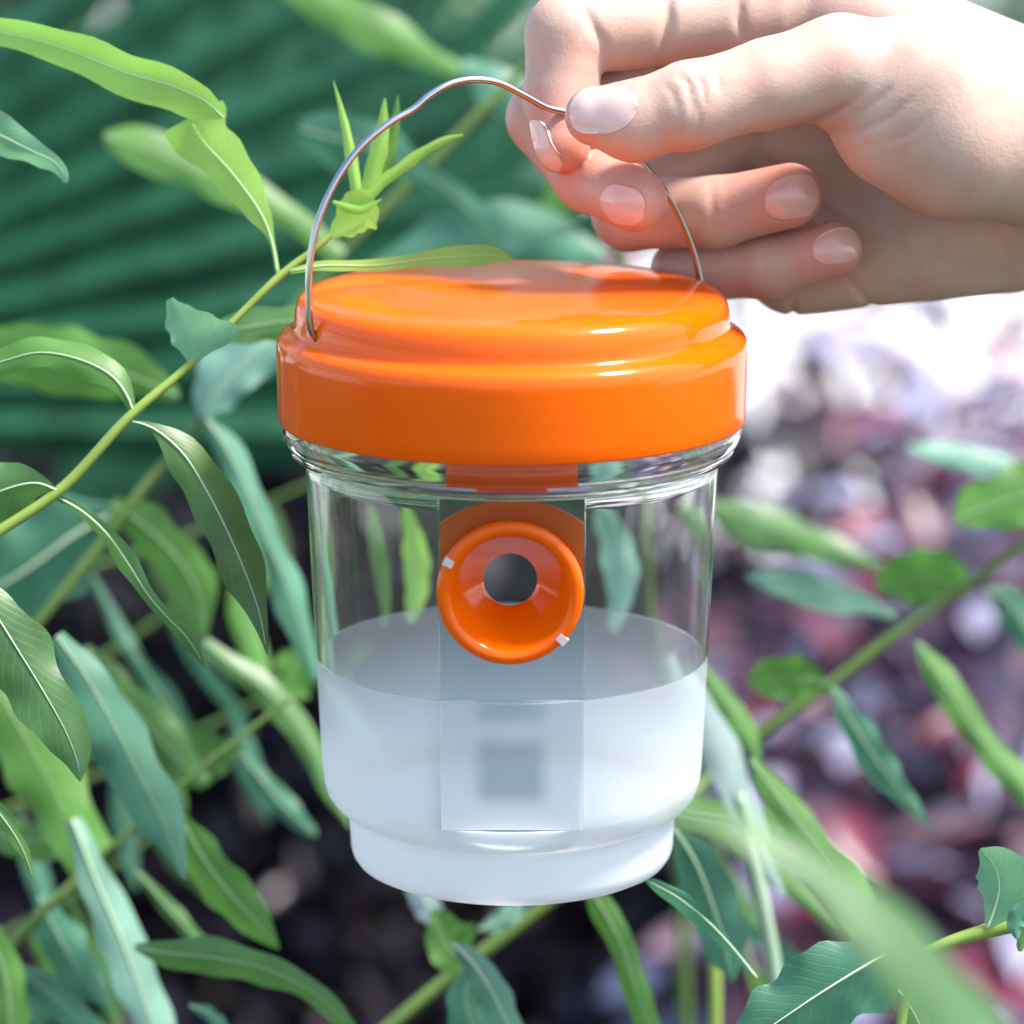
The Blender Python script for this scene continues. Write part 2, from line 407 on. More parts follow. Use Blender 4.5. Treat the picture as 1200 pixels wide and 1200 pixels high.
def shrub(name, label, cat, centre, radii, n, size, mats, probs, group=None, W=0.5, up=0.6, shell=0.55, parts=300, stems=9, lump=0.22):
    c = np.array(centre)
    base = (c[0], c[1], GZ)
    t = thing(name, label, cat, base, group)
    bv, bf = leaf_proto(1, W)
    u = rng.normal(size=(n, 3)); u /= np.linalg.norm(u, axis=1)[:, None]
    k = rng.normal(size=(7, 3)); ph = rng.uniform(0, 6, 7)
    bulge = 1 + lump * np.sin((u @ k.T) * 3.2 + ph).mean(1) * 2.2
    rad = (shell + (1 - shell) * rng.uniform(0, 1, n) ** 0.7) * bulge
    pos = c + u * rad[:, None] * np.array(radii)
    R = rand_rot(n, up, u)
    sc = size * rng.uniform(0.55, 1.25, n)
    mi = rng.choice(len(mats), n, p=probs)
    keep = pos[:, 2] > GZ + 0.02
    pos, R, sc, mi = pos[keep], R[keep], sc[keep], mi[keep]
    q = pos - np.array(CAM)
    dep = q @ np.array(cF); ix = (q @ np.array(cR)) / dep / T; iy = (q @ np.array(cU)) / dep / T
    vis = (np.abs(ix) < 1.05) & (np.abs(iy) < 1.05)
    score = np.where(vis, dep, dep + 100)
    order = np.argsort(score)
    first = order[:parts]; rest = order[parts:]
    protos = []
    for m_ in mats:
        me = bpy.data.meshes.new('leaf'); me.from_pydata([tuple(v) for v in bv], [], bf); me.materials.append(m_)
        me.polygons.foreach_set('use_smooth', [True] * len(me.polygons)); protos.append(me)
    off = np.array(base)
    for i in first:
        o = bpy.data.objects.new('leaf', protos[mi[i]]); COL.objects.link(o); o.parent = t
        mm = Matrix(((R[i] * sc[i]).tolist()[0] + [0], (R[i] * sc[i]).tolist()[1] + [0], (R[i] * sc[i]).tolist()[2] + [0], [0, 0, 0, 1]))
        mm.translation = Vector(pos[i] - off); o.matrix_local = mm
    nr = len(rest)
    if nr:
        allv = np.einsum('nij,vj->nvi', R[rest] * sc[rest][:, None, None], bv) + (pos[rest] - off)[:, None, :]
        nv = len(bv)
        f = np.array(bf)
        allf = (f[None] + (np.arange(nr) * nv)[:, None, None]).reshape(-1, 4)
        me = bpy.data.meshes.new('foliage')
        me.vertices.add(nr * nv); me.vertices.foreach_set('co', allv.reshape(-1).astype(np.float32))
        me.loops.add(allf.size); me.loops.foreach_set('vertex_index', allf.reshape(-1).astype(np.int32))
        me.polygons.add(len(allf)); me.polygons.foreach_set('loop_start', np.arange(0, allf.size, 4, dtype=np.int32))
        for m_ in mats: me.materials.append(m_)
        me.polygons.foreach_set('material_index', np.repeat(mi[rest], len(bf)).astype(np.int32))
        me.polygons.foreach_set('use_smooth', np.ones(len(allf), dtype=bool))
        me.update(calc_edges=True); me.validate()
        o = bpy.data.objects.new('foliage', me); COL.objects.link(o); o.parent = t; o['kind'] = 'stuff'
    for s_ in range(stems):
        a = rng.uniform(0, 6.28); e = rng.uniform(0.3, 0.85)
        p0 = Vector((base[0] + 0.05 * math.cos(a), base[1] + 0.05 * math.sin(a), GZ - 0.02))
        p2 = Vector(c) + Vector((math.cos(a) * radii[0] * e, math.sin(a) * radii[1] * e, radii[2] * rng.uniform(0.1, 0.6)))
        p1 = (p0 + p2) / 2 + Vector((0, 0, 0.08))
        pts = smoothpoly([p0, p1, p2], 8)
        V, F = tube(pts, np.linspace(0.009, 0.003, 8), 6)
        mesh('stem', V, F, M['wood'], t)
    return t

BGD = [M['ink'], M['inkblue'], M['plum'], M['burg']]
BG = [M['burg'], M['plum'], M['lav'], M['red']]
def px_to(px, py, d): return tuple(at(px, py, d))
G = 'burgundy shrubs behind the trap'
shrub('burgundy_shrub', 'burgundy shrub with purple leaves painted pale for sky glare behind the green stem right of the jar', 'shrub', px_to(1200, 1190, 2.15), (0.31, 0.26, 0.335), 5600, 0.043, BG + [M['ink'], M['inkblue'], M['rosy'], M['hedge_light']], [0.27, 0.05, 0.38, 0.10, 0.03, 0.02, 0.14, 0.01], G, up=0.9, lump=0.36, shell=0.45)
shrub('burgundy_shrub', 'thin airy burgundy shrub against the white paving below the wrist', 'shrub', px_to(1040, 640, 3.0), (0.36, 0.28, 0.25), 620, 0.055, BG + [M['rosy'], M['hedge_light']], [0.26, 0.10, 0.30, 0.12, 0.18, 0.04], G, up=0.5, shell=0.2, lump=0.3)
shrub('burgundy_shrub', 'purple shrub painted dark for deep shade below the jar', 'shrub', px_to(600, 1150, 2.35), (0.40, 0.28, 0.43), 5600, 0.04, BGD, [0.80, 0.17, 0.02, 0.01], G)
shrub('burgundy_shrub', 'purple shrub painted dark for deep shade behind the drooping leaves on the left', 'shrub', px_to(110, 1130, 2.35), (0.44, 0.3, 0.42), 5400, 0.04, BGD, [0.82, 0.16, 0.02, 0.00], G)
shrub('green_shrub', 'pale green shrub beyond the top of the palm fan', 'shrub', px_to(30, 60, 3.4), (0.5, 0.4, 0.6), 6500, 0.065, [M['hedge'], M['hedge_light'], M['pale']], [0.4, 0.4, 0.2], parts=200)
shrub('green_shrub', 'pale green shrub by the white wall above the wrist', 'shrub', px_to(1230, -120, 8.5), (1.2, 0.6, 0.85), 2500, 0.12, [M['hedge'], M['hedge_light'], M['pale']], [0.3, 0.4, 0.3], parts=200)

def tree(label, x, y, h, r, n):
    t = shrub('garden_tree', label, 'tree', (x, y, GZ + h * 0.62), (r, r, h * 0.42), n, 0.34, [M['hedge'], M['dark'], M['hedge_light']], [0.5, 0.4, 0.1], 'trees beyond the wall', parts=0, stems=0, shell=0.35, lump=0.35)
    V, F = tube(smoothpoly([(x, y, GZ - 0.1), (x + 0.1, y, GZ + h * 0.35), (x - 0.05, y + 0.1, GZ + h * 0.8)], 8), np.linspace(0.2, 0.06, 8), 10)
    mesh('trunk', V, F, M['wood'], t)
    for k in range(5):
        a = k * 1.3; z0 = GZ + h * (0.35 + 0.06 * k)
        V, F = tube([(x, y, z0), (x + r * 0.4 * math.cos(a), y + r * 0.4 * math.sin(a), z0 + h * 0.14), (x + r * 0.7 * math.cos(a), y + r * 0.7 * math.sin(a), z0 + h * 0.2)], [0.07, 0.045, 0.02], 7)
        mesh('limb', V, F, M['wood'], t)
tree('tall dense tree behind the left end of the white wall', -6.5, 15.5, 7.5, 3.2, 2600)
tree('broad tree behind the white wall left of the middle', -1.6, 16.5, 8.2, 3.0, 2600)
tree('tree behind the white wall right of the middle', 3.0, 16.0, 6.0, 2.4, 2200)
tree('tall tree behind the right end of the white wall', 9.5, 17.0, 7.8, 3.2, 2600)

# ------------------------------------------------------------------ fan palm
def fan(root, hub, e1, e2, a0, a1, nseg, L, m, droop=0.12, name='leaflet'):
    e1 = Vector(e1).normalized(); e2 = Vector(e2); e2 = (e2 - e1 * e2.dot(e1)).normalized(); nn = e1.cross(e2)
    da = (a1 - a0) / nseg
    for i in range(nseg):
        a = math.radians(a0 + da * (i + 0.5)); hw = math.radians(da) / 2
        Ls = L * (0.86 + 0.14 * math.cos(math.radians((a0 + da * (i + .5)) - (a0 + a1) / 2))) * random.uniform(0.96, 1.03)
        V, F, UV = [], [], []
        ns = 12
        for j in range(ns + 1):
            s = j / ns; r = Ls * (0.05 + 0.95 * s)
            split = 0.62
            full = r * math.tan(hw)
            wv = full if s < split else Ls * (0.05 + .95 * split) * math.tan(hw) * (1 - (s - split) / (1 - split)) ** 0.75
            dirv = e1 * math.cos(a) + e2 * math.sin(a); per = -e1 * math.sin(a) + e2 * math.cos(a)
            dr = -droop * L * s ** 2.4
            c = Vector(hub) + dirv * r + Vector((0, 0, dr))
            pl = 0.7 * wv
            V += [c - per * wv - nn * pl, c + nn * pl * 0.3, c + per * wv - nn * pl]
            UV += [(0, s), (0.5, s), (1, s)]
        for j in range(ns):
            k = 3 * j; F += [(k, k + 1, k + 4, k + 3), (k + 1, k + 2, k + 5, k + 4)]
        mesh(name, V, F, m, root, smooth=False, uvs=UV)

hub = at(-560, 500, 1.55)
palm = thing('fan_palm', 'dark green pleated fan palm filling the upper left behind the branches', 'palm', (hub.x - 0.1, hub.y + 0.12, GZ))
fan(palm, hub, (1, 0.12, 0), (0, 0.45, 0.9), -4, 42, 9, 0.47, M['palm'], droop=0.02)
hub2 = at(60, 640, 1.95)
fan(palm, hub2, (1, 0.1, 0.1), (0, 0.5, 0.85), 24, 78, 11, 0.55, M['palm'], droop=0.03)
for h in (hub, hub2):
    b0 = Vector((palm.location.x, palm.location.y, GZ + 0.22))
    pts = smoothpoly([b0, (b0 + h) / 2 + Vector((0, 0.05, 0.06)), h], 10)
    V, F = tube(pts, np.linspace(0.014, 0.008, 10), 8); mesh('petiole', V, F, M['stem'], palm)
V, F = tube([(palm.location.x, palm.location.y, GZ - 0.03), (palm.location.x, palm.location.y, GZ + 0.1), (palm.location.x, palm.location.y, GZ + 0.26)], [0.06, 0.055, 0.035], 12)
mesh('trunk', V, F, M['wood'], palm)

# ------------------------------------------------------------------ leafy branches
def leaf(parent, d, st, m, cup=0.25, tilt=0.0, wave=0.085, freq=2.7, rib=True, n=26, ribw=None):
    """a lanceolate leaf built at its place in the garden: stations (x, y, half width a, half width b [, depth mm])"""
    rows = []
    for s in st:
        s = list(s)
        if len(s) == 3: s.append(s[2])
        if len(s) == 4: s.append(0)
        rows.append(s)
    R = smoothpoly(rows, n)
    q_ = np.arange(n); p1_, p2_ = random.uniform(0, 6), random.uniform(0, 6)
    R[:, 2] *= 1 + 0.07 * np.sin(q_ * 1.15 + p1_) + 0.05 * np.sin(q_ * 0.55 + p2_)
    R[:, 3] *= 1 + 0.07 * np.sin(q_ * 0.95 + p2_) + 0.05 * np.sin(q_ * 0.6 + p1_)
    R[:, 2:4] = np.maximum(R[:, 2:4], 0.3)
    nu = 4
    V, F, UV = [], [], []
    ph = random.uniform(0, 6)
    mids = []
    for i in range(n):
        t = R[min(i + 1, n - 1), :2] - R[max(i - 1, 0), :2]; t /= (np.linalg.norm(t) + 1e-9)
        nr = np.array([t[1], -t[0]])
        x, y, a, b, dd = R[i]
        for k in range(-nu, nu + 1):
            u = k / nu; hw = a if u < 0 else b
            p = np.array([x, y]) + nr * u * hw
            rip = wave * (a + b) * math.sin(freq * 2 * math.pi * i / n + ph + (1.3 if u > 0 else 0)) * abs(u) ** 2
            dz = dd * 0.001 + (cup * abs(u) ** 1.5 * hw + tilt * u * hw + rip) * PX
            V.append(at(p[0] + rip * 0.3 * nr[0], p[1] + rip * 0.3 * nr[1], d + dz)); UV.append(((u + 1) / 2, i / (n - 1)))
        mids.append(at(x, y, d + dd * 0.001 - 0.0002))
    c = 2 * nu + 1
    for i in range(n - 1):
        for k in range(2 * nu):
            q = i * c + k; F.append((q, q + 1, q + c + 1, q + c))
    lf = mesh('leaf', V, F, M[m], parent, uvs=UV)
    if ribw is None:
        ribw = 1.5 if d < 0.955 else 1.0
        if d > 1.1: rib = False
    if rib:
        rr = np.linspace(1.0, 0.25, n - 1) * ribw * PX * 0.8
        v, f = tube(mids[:-1], rr, 6)
        mesh('midrib', v, f, M['rib'], lf)
    return lf

def stem(parent, d, pts, m=None, seg=10):
    """pts (x, y, radius px[, depth mm])"""
    rows = [list(p) + ([0] if len(p) == 3 else []) for p in pts]
    if m is None: m = 'stem' if d < 0.95 else 'stem_dark'
    R = smoothpoly(rows, max(12, 6 * len(rows)))
    V, F = tube([at(r[0], r[1], d + r[3] * 0.001) for r in R], [max(0.3, r[2]) * PX * (1.0 if d < 0.95 else 0.8) for r in R], seg)
    return mesh('stem', V, F, M[m], parent)

def branch(name, label, px, py, d, cat='branch', group='leafy green branches around the trap'):
    return thing(name, label, cat, at(px, py, d), group)

# A: the sharp branch left of the lid
A = branch('leafy_branch', 'sharp green branch left of the lid with a yellow-green shoot behind the wire handle', 0, 625, 0.885)
stem(A, 0.885, [(-60, 660, 8, 0), (0, 622, 7, 0), (75, 570, 6.5, 2), (150, 490, 6, 4), (222, 428, 5, 8), (285, 365, 4.5, 12), (330, 322, 5, 14), (375, 287, 4, 16), (412, 252, 3, 18)])
leaf(A, 0.9, [(326, 322, 2.5), (318, 280, 4), (303, 245, 14, 18), (270, 200, 28, 24), (238, 165, 36, 30), (222, 138, 42, 38, -2)], 'young', cup=0.2, wave=0.02)
leaf(A, 0.894, [(262, 138, 2, 2, 3), (240, 118, 14, 26, 2), (200, 100, 20, 32), (150, 86, 24, 26), (90, 62, 22, 22), (30, 44, 18, 18), (-50, 30, 16, 16), (-120, 30, 3, 3)], 'young', cup=-0.2, tilt=0.3, wave=0.02)
leaf(A, 0.893, [(340, 318, 3), (380, 311, 6), (440, 311, 7), (500, 303, 9, 9, -2), (545, 300, 13, 13, -3), (580, 299, 9, 9, -4), (602, 305, 0.5, 0.5, -4)], 'young', cup=0.2, tilt=0.5, wave=0.02, ribw=1.0)
leaf(A, 0.893, [(223, 430, 1), (223, 413, 24, 10), (222, 400, 56, 20), (215, 382, 34, 20), (206, 364, 14, 13), (199, 350, 4)], 'mint', cup=-0.25, tilt=0.4, wave=0.05, rib=False)
v = leaf(A, 0.889, [(158, 488, 2), (148, 462, 9), (128, 438, 17), (90, 420, 19), (45, 413, 17), (0, 424, 16), (-60, 440, 8)], 'bright', cup=0.4, tilt=-0.4)
leaf(A, 0.884, [(155, 494, 1.5), (180, 502, 5, 7), (215, 532, 22, 22), (245, 580, 27, 28), (270, 630, 26, 28), (291, 680, 27, 22), (305, 722, 12, 9), (313, 768, 0.5)], 'dark', cup=0.3, tilt=0.3)
leaf(A, 0.886, [(66, 574, 1.5), (42, 566, 14, 20), (10, 572, 34, 38), (-30, 590, 40, 40), (-90, 630, 20)], 'green', cup=0.3, tilt=0.35)
leaf(A, 0.888, [(62, 580, 2.5), (95, 598, 6), (125, 625, 9), (150, 660, 12), (172, 695, 8), (195, 722, 7), (220, 748, 10), (241, 783, 1)], 'green', cup=0.6, tilt=-0.9)
# the young shoot
leaf(A, 0.903, [(420, 250, 2), (415, 205, 7), (405, 150, 5), (391, 95, 0.5)], 'young', cup=0.5, rib=False)
leaf(A, 0.906, [(420, 250, 3), (438, 200, 11), (448, 150, 8), (451, 115, 1)], 'young', cup=0.5, rib=False)
leaf(A, 0.910, [(428, 245, 3), (450, 190, 9), (462, 150, 7), (466, 112, 1)], 'bright', cup=0.5, rib=False)
leaf(A, 0.900, [(422, 240, 4), (455, 208, 7), (490, 182, 6), (520, 164, 4), (543, 158, 1)], 'young', cup=0.6, rib=False)
leaf(A, 0.898, [(388, 276, 3), (400, 265, 16, 13), (415, 252, 24, 24), (428, 242, 26, 24), (440, 236, 12, 10)], 'young', cup=-0.5, wave=0, rib=False)
leaf(A, 0.895, [(390, 236, 2), (405, 243, 5), (425, 246, 5), (447, 233, 1)], 'young', cup=0.3, wave=0, rib=False, n=14)

B = branch('leafy_branch', 'pale leaf tip hanging in at the upper left edge under the long yellow-green leaf', -60, 140, 0.9)
leaf(B, 0.9, [(-70, 120, 6), (-25, 145, 28), (10, 163, 22), (40, 178, 15, 13), (62, 188, 12, 9), (74, 203, 7, 6), (77, 214, 2)], 'mint', cup=0.4, tilt=-0.5)
stem(B, 0.9, [(-140, 180, 6), (-110, 140, 5), (-70, 119, 3)])

C = branch('leafy_branch', 'green branch at the lower left edge with a broad sharp leaf and drooping wavy leaves', -40, 660, 0.9)
stem(C, 0.9, [(-120, 760, 7), (-70, 690, 6), (-30, 670, 3)])
leaf(C, 0.875, [(-35, 672, 3), (-5, 720, 35, 30), (25, 768, 50, 36), (52, 812, 40, 30), (76, 855, 30, 28), (90, 890, 18, 16), (94, 916, 1)], 'green', cup=0.3, tilt=0.3)
leaf(C, 0.88, [(-30, 920, 4), (-5, 948, 10), (15, 975, 9), (30, 1003, 6), (39, 1030, 1)], 'bright', cup=0.4, tilt=0.5)

E = branch('leafy_branch', 'blurred branch low on the left with long blue-green drooping leaves', 20, 1130, 1.0)
stem(E, 1.02, [(-30, 1180, 9), (20, 1100, 8), (90, 1030, 7), (150, 975, 6), (230, 905, 5), (300, 850, 5), (345, 815, 4)])
leaf(E, 0.965, [(66, 745, 10), (105, 800, 34, 24), (138, 860, 46, 30), (165, 912, 34, 30), (192, 965, 26, 26), (216, 1032, 1)], 'teal', wave=0.1, cup=0.45, tilt=0.5)
leaf(E, 0.985, [(205, 945, 4), (235, 1000, 22), (268, 1045, 26), (300, 1080, 20), (327, 1112, 1)], 'bright', cup=0.3, tilt=-0.4)
leaf(E, 1.02, [(-30, 760, 30), (10, 830, 38), (50, 900, 40), (85, 970, 34), (112, 1010, 30)], 'bright', cup=0.3, tilt=0.3)
leaf(E, 1.01, [(85, 960, 8), (112, 1030, 20), (142, 1100, 26), (168, 1170, 26), (195, 1250, 20)], 'pale', cup=0.4, tilt=0.5, ribw=3)
leaf(E, 0.96, [(158, 1110, 4), (200, 1117, 17), (250, 1122, 22), (300, 1132, 20), (345, 1150, 14), (385, 1178, 13), (425, 1225, 8)], 'green', cup=0.5, tilt=-0.5)
leaf(E, 1.02, [(45, 1050, 8), (65, 1090, 24), (95, 1140, 24), (132, 1185, 2)], 'teal', cup=0.3)
leaf(E, 1.02, [(15, 1135, 8), (60, 1165, 22), (100, 1205, 20), (140, 1240, 4)], 'teal', cup=0.3)
leaf(E, 1.0, [(-20, 1080, 14), (5, 1140, 22), (12, 1200, 20), (10, 1260, 4)], 'bright', cup=0.3)
leaf(E, 1.03, [(160, 1020, 3), (190, 1055, 9), (230, 1100, 9), (260, 1135, 2)], 'green', cup=0.4)
leaf(E, 1.03, [(-30, 970, 14), (30, 985, 22), (80, 985, 20), (120, 985, 4)], 'green', cup=0.3)
leaf(E, 1.06, [(287, 884, 2), (262, 884, 22), (232, 886, 36), (208, 884, 36), (200, 880, 10)], 'green', cup=-0.2, tilt=0.3)
leaf(E, 1.08, [(335, 842, 3), (333, 815, 24), (345, 785, 26), (358, 752, 4)], 'bright', cup=-0.2)
leaf(E, 1.05, [(240, 752, 6), (275, 782, 14), (315, 812, 16), (355, 862, 16), (382, 915, 12), (410, 970, 2)], 'green', cup=0.4, tilt=0.4)
leaf(E, 1.08, [(285, 885, 4), (320, 930, 14), (355, 965, 10), (370, 980, 2)], 'teal', cup=0.4)
leaf(E, 0.99, [(222, 1178, 3), (245, 1188, 8), (265, 1210, 8)], 'teal', cup=0.4)

H = branch('leafy_branch', 'blurred branch behind the sharp branch with light blue-green leaves left of the lid', 140, 600, 1.05)
stem(H, 1.06, [(20, 760, 9), (100, 660, 9), (170, 570, 9), (230, 500, 8), (265, 440, 7), (150, 430, 4), (100, 420, 3)][:5])
leaf(H, 1.03, [(242, 492, 5), (268, 530, 16), (296, 590, 22, 18), (316, 640, 12, 14), (342, 700, 22, 18), (368, 795, 6)], 'teal', cup=0.5, tilt=0.5, wave=0.12, freq=2.4)
leaf(H, 1.06, [(130, 590, 10), (165, 612, 24), (205, 650, 26, 26), (232, 695, 24), (238, 742, 4)], 'bright', cup=0.3, tilt=-0.3)
leaf(H, 1.07, [(140, 598, 10), (90, 625, 50, 46), (30, 668, 64, 60), (-40, 710, 60, 60)], 'teal', cup=0.3, tilt=0.5, ribw=5)
leaf(H, 1.06, [(210, 465, 5), (150, 440, 34, 26), (80, 430, 44, 34), (10, 415, 38, 30), (-60, 400, 10)], 'bright', cup=0.3, tilt=0.3)
leaf(H, 1.05, [(345, 388, 10), (310, 405, 26), (270, 440, 38, 30), (248, 470, 26, 20), (240, 490, 4)], 'pale', cup=0.3, tilt=-0.6, ribw=3)
leaf(H, 0.955, [(240, 392, 4), (280, 385, 18, 20), (330, 377, 24, 18), (390, 372, 24, 16), (450, 372, 4)], 'green', cup=0.3, tilt=0.4)
leaf(H, 1.02, [(478, 730, 5), (484, 690, 15), (484, 650, 16), (476, 610, 10), (470, 585, 2)], 'young', cup=0.3, tilt=0.4, rib=False)
leaf(H, 1.02, [(446, 735, 4), (442, 690, 9), (434, 640, 11), (428, 600, 6), (424, 585, 1)], 'bright', cup=0.3, tilt=0.4, rib=False)
leaf(H, 1.05, [(720, 740, 5), (735, 690, 20), (728, 640, 22), (712, 600, 12), (700, 580, 2)], 'pale', cup=0.3, tilt=0.4, rib=False)
leaf(H, 1.05, [(100, 758, 6), (130, 800, 20), (190, 870, 30), (240, 920, 8)], 'green', cup=0.3)

K = branch('leafy_branch', 'blurred branch behind the wire handle with bright and blue-green leaves over the palm', 560, 140, 1.12)
stem(K, 1.13, [(680, 10, 8), (610, 85, 10), (520, 175, 11), (440, 255, 11), (380, 320, 10), (300, 420, 9)])
leaf(K, 1.1, [(122, 160, 6), (165, 172, 26), (230, 200, 24), (300, 232, 20), (350, 262, 16), (400, 300, 8)], 'bright', cup=0.3, tilt=0.4)
leaf(K, 1.1, [(350, 150, 12), (385, 160, 32), (430, 172, 34), (480, 195, 18), (520, 220, 14), (555, 255, 16), (592, 300, 4)], 'teal', cup=0.3, tilt=-0.4)
leaf(K, 1.16, [(318, -30, 10), (380, 5, 24), (440, 35, 26), (500, 65, 16), (560, 95, 3)], 'bright', cup=0.3, tilt=0.3)
leaf(K, 1.15, [(540, 80, 12), (580, 100, 26), (620, 130, 26), (660, 170, 8)], 'teal', cup=0.3, tilt=0.3)
leaf(K, 1.2, [(620, 270, 5), (660, 230, 22), (690, 195, 20), (720, 150, 4)], 'bright', cup=0.3)
leaf(K, 1.16, [(440, 310, 6), (500, 290, 26), (570, 265, 30), (640, 275, 28), (710, 300, 6)], 'teal', cup=0.3, tilt=0.5)

Q = branch('leafy_branch', 'blurred stem crossing below the jar with a bright triangular leaf', 640, 1070, 1.03)
stem(Q, 1.03, [(680, 1030, 10), (600, 1090, 12), (520, 1150, 12), (430, 1225, 12)])
leaf(Q, 1.0, [(552, 1130, 5), (535, 1120, 34, 26), (518, 1100, 40, 20), (512, 1075, 16, 8), (508, 1066, 3)], 'bright', cup=-0.2)
leaf(Q, 1.04, [(480, 1030, 8), (500, 1060, 16), (522, 1100, 3)], 'chalk', cup=0.2)
leaf(Q, 0.96, [(530, 1105, 3), (555, 1130, 14, 16), (580, 1170, 20, 20), (605, 1225, 14)], 'teal', cup=0.6, tilt=0.9, ribw=2)
leaf(Q, 0.98, [(560, 1125, 4), (545, 1165, 20), (555, 1205, 26), (570, 1250, 10)], 'teal', cup=0.3)
leaf(Q, 0.99, [(680, 1020, 6), (712, 1075, 16), (730, 1110, 14), (745, 1160, 16), (770, 1225, 12)], 'bright', cup=0.4, tilt=-0.3)
leaf(Q, 1.02, [(560, 1090, 2), (585, 1080, 12), (605, 1065, 10), (612, 1050, 2)], 'pale', cup=0.2)

W_ = branch('leafy_branch', 'loose blurred stems of thin drooping leaves in the shade left of the jar', 200, 900, 1.2)
for (sx_, sy_, ex, ey) in ((-20, 700, 380, 560), (-20, 960, 420, 760), (-20, 850, 300, 640), (-40, 1120, 215, 950), (900, 1215, 820, 900)):
    stem(W_, 1.2, [(sx_, sy_, 8), ((sx_ + ex) / 2, (sy_ + ey) / 2 + 12, 7), (ex, ey, 4)])
    for k in range(5):
        f = 0.12 + 0.19 * k + random.uniform(-0.05, 0.05)
        x0, y0 = sx_ + (ex - sx_) * f, sy_ + (ey - sy_) * f + 8
        L_ = random.uniform(110, 200); an = math.radians(random.uniform(35, 85)); wd_ = random.uniform(9, 19)
        cv = random.uniform(-25, 25)
        st = [(x0 + L_ * q * math.cos(an) + cv * q * q, y0 + L_ * q * math.sin(an), max(1, wd_ * r_)) for q, r_ in ((0, .1), (.2, .7), (.45, 1), (.7, .8), (.88, .4), (1, .05))]
        leaf(W_, random.uniform(1.08, 1.22), st, random.choice(['teal', 'green', 'teal', 'dark', 'bright']), cup=0.4, tilt=random.uniform(-0.8, 0.8), n=16)

# right-hand branch
Rb = branch('leafy_branch', 'thick green stem rising to the right of the jar with wavy leaves on both sides', 820, 930, 1.08)
stem(Rb, 1.08, [(668, 1040, 12, -48), (760, 975, 11, -20), (830, 912, 11), (905, 850, 11), (975, 800, 10), (1060, 735, 11), (1140, 680, 9), (1220, 625, 8), (1290, 580, 7)])
leaf(Rb, 1.07, [(968, 800, 4), (945, 795, 22, 24), (912, 795, 26, 26), (884, 798, 14, 14), (878, 802, 3)], 'bright', cup=-0.2, tilt=0.3)
leaf(Rb, 1.09, [(1138, 690, 5), (1105, 680, 34, 26), (1065, 680, 34, 26), (1035, 685, 14), (1028, 690, 3)], 'bright', cup=-0.2, tilt=0.4)
leaf(Rb, 1.07, [(1118, 612, 3), (1140, 600, 22, 26), (1180, 585, 36, 34), (1230, 575, 38), (1290, 570, 10)], 'bright', cup=0.2, tilt=0.4)
leaf(Rb, 1.09, [(1050, 722, 4), (1010, 708, 13), (960, 695, 20), (915, 682, 15), (875, 675, 2)], 'pale', cup=0.3, tilt=0.6)
leaf(Rb, 1.03, [(975, 805, 4), (995, 840, 14), (1020, 880, 20), (1045, 915, 16), (1065, 940, 10), (1088, 968, 2)], 'teal', cup=0.4, tilt=-0.4, freq=4, wave=0.12)
leaf(Rb, 1.05, [(1075, 752, 4), (1095, 785, 16), (1120, 820, 18), (1145, 860, 15), (1175, 895, 18), (1215, 940, 14), (1260, 990, 3)], 'bright', cup=0.4, tilt=0.4, freq=4, wave=0.12)
leaf(Rb, 1.1, [(1155, 690, 4), (1180, 705, 18), (1205, 740, 20), (1240, 800, 6)], 'teal', cup=0.3)
leaf(Rb, 1.12, [(1065, 525, 4), (1110, 532, 14), (1160, 545, 16), (1230, 560, 8)], 'pale', cup=0.3, tilt=0.5)
leaf(Rb, 1.18, [(820, 590, 6), (880, 612, 24), (950, 635, 20), (1045, 670, 3)], 'green', cup=0.3, tilt=0.4)
leaf(Rb, 1.06, [(822, 780, 4), (845, 815, 12), (872, 855, 14), (890, 890, 3)], 'bright', cup=0.4, tilt=0.5)

U = branch('leafy_branch', 'tangle of chalky and green blades right of the jar base', 850, 1100, 1.0)
leaf(U, 1.03, [(790, 770, 8), (828, 850, 22), (862, 925, 20), (890, 990, 12), (920, 1050, 3)], 'chalk', cup=0.3, tilt=0.4, rib=False)
leaf(U, 1.0, [(880, 890, 6), (920, 945, 18), (960, 1000, 22), (1000, 1060, 24), (1040, 1130, 8)], 'bright', cup=0.4, tilt=0.4)
leaf(U, 0.98, [(790, 970, 5), (815, 1010, 26), (835, 1060, 30), (850, 1110, 24), (858, 1150, 4)], 'teal', cup=0.3, tilt=-0.4, ribw=2.5)
leaf(U, 1.05, [(780, 950, 4), (830, 958, 22), (890, 968, 20), (950, 990, 4)], 'bright', cup=0.3)
stem(U, 1.02, [(865, 930, 12), (885, 1020, 13), (905, 1120, 13), (920, 1230, 12)], 'stem_pale')
stem(U, 1.06, [(835, 1060, 10), (838, 1140, 11), (838, 1230, 11)], 'stem')

Xf = branch('leafy_branch', 'large out-of-focus pale green leaf crossing the lower right corner close to the viewer', 1200, 1230, 0.56)
leaf(Xf, 0.56, [(770, 950, 3), (830, 960, 10, 10), (900, 985, 20, 17), (975, 1035, 30, 24), (1050, 1100, 40, 32), (1115, 1180, 48, 38), (1190, 1290, 42)], 'green', cup=0.2, tilt=0.6, wave=0.03, ribw=1.4)

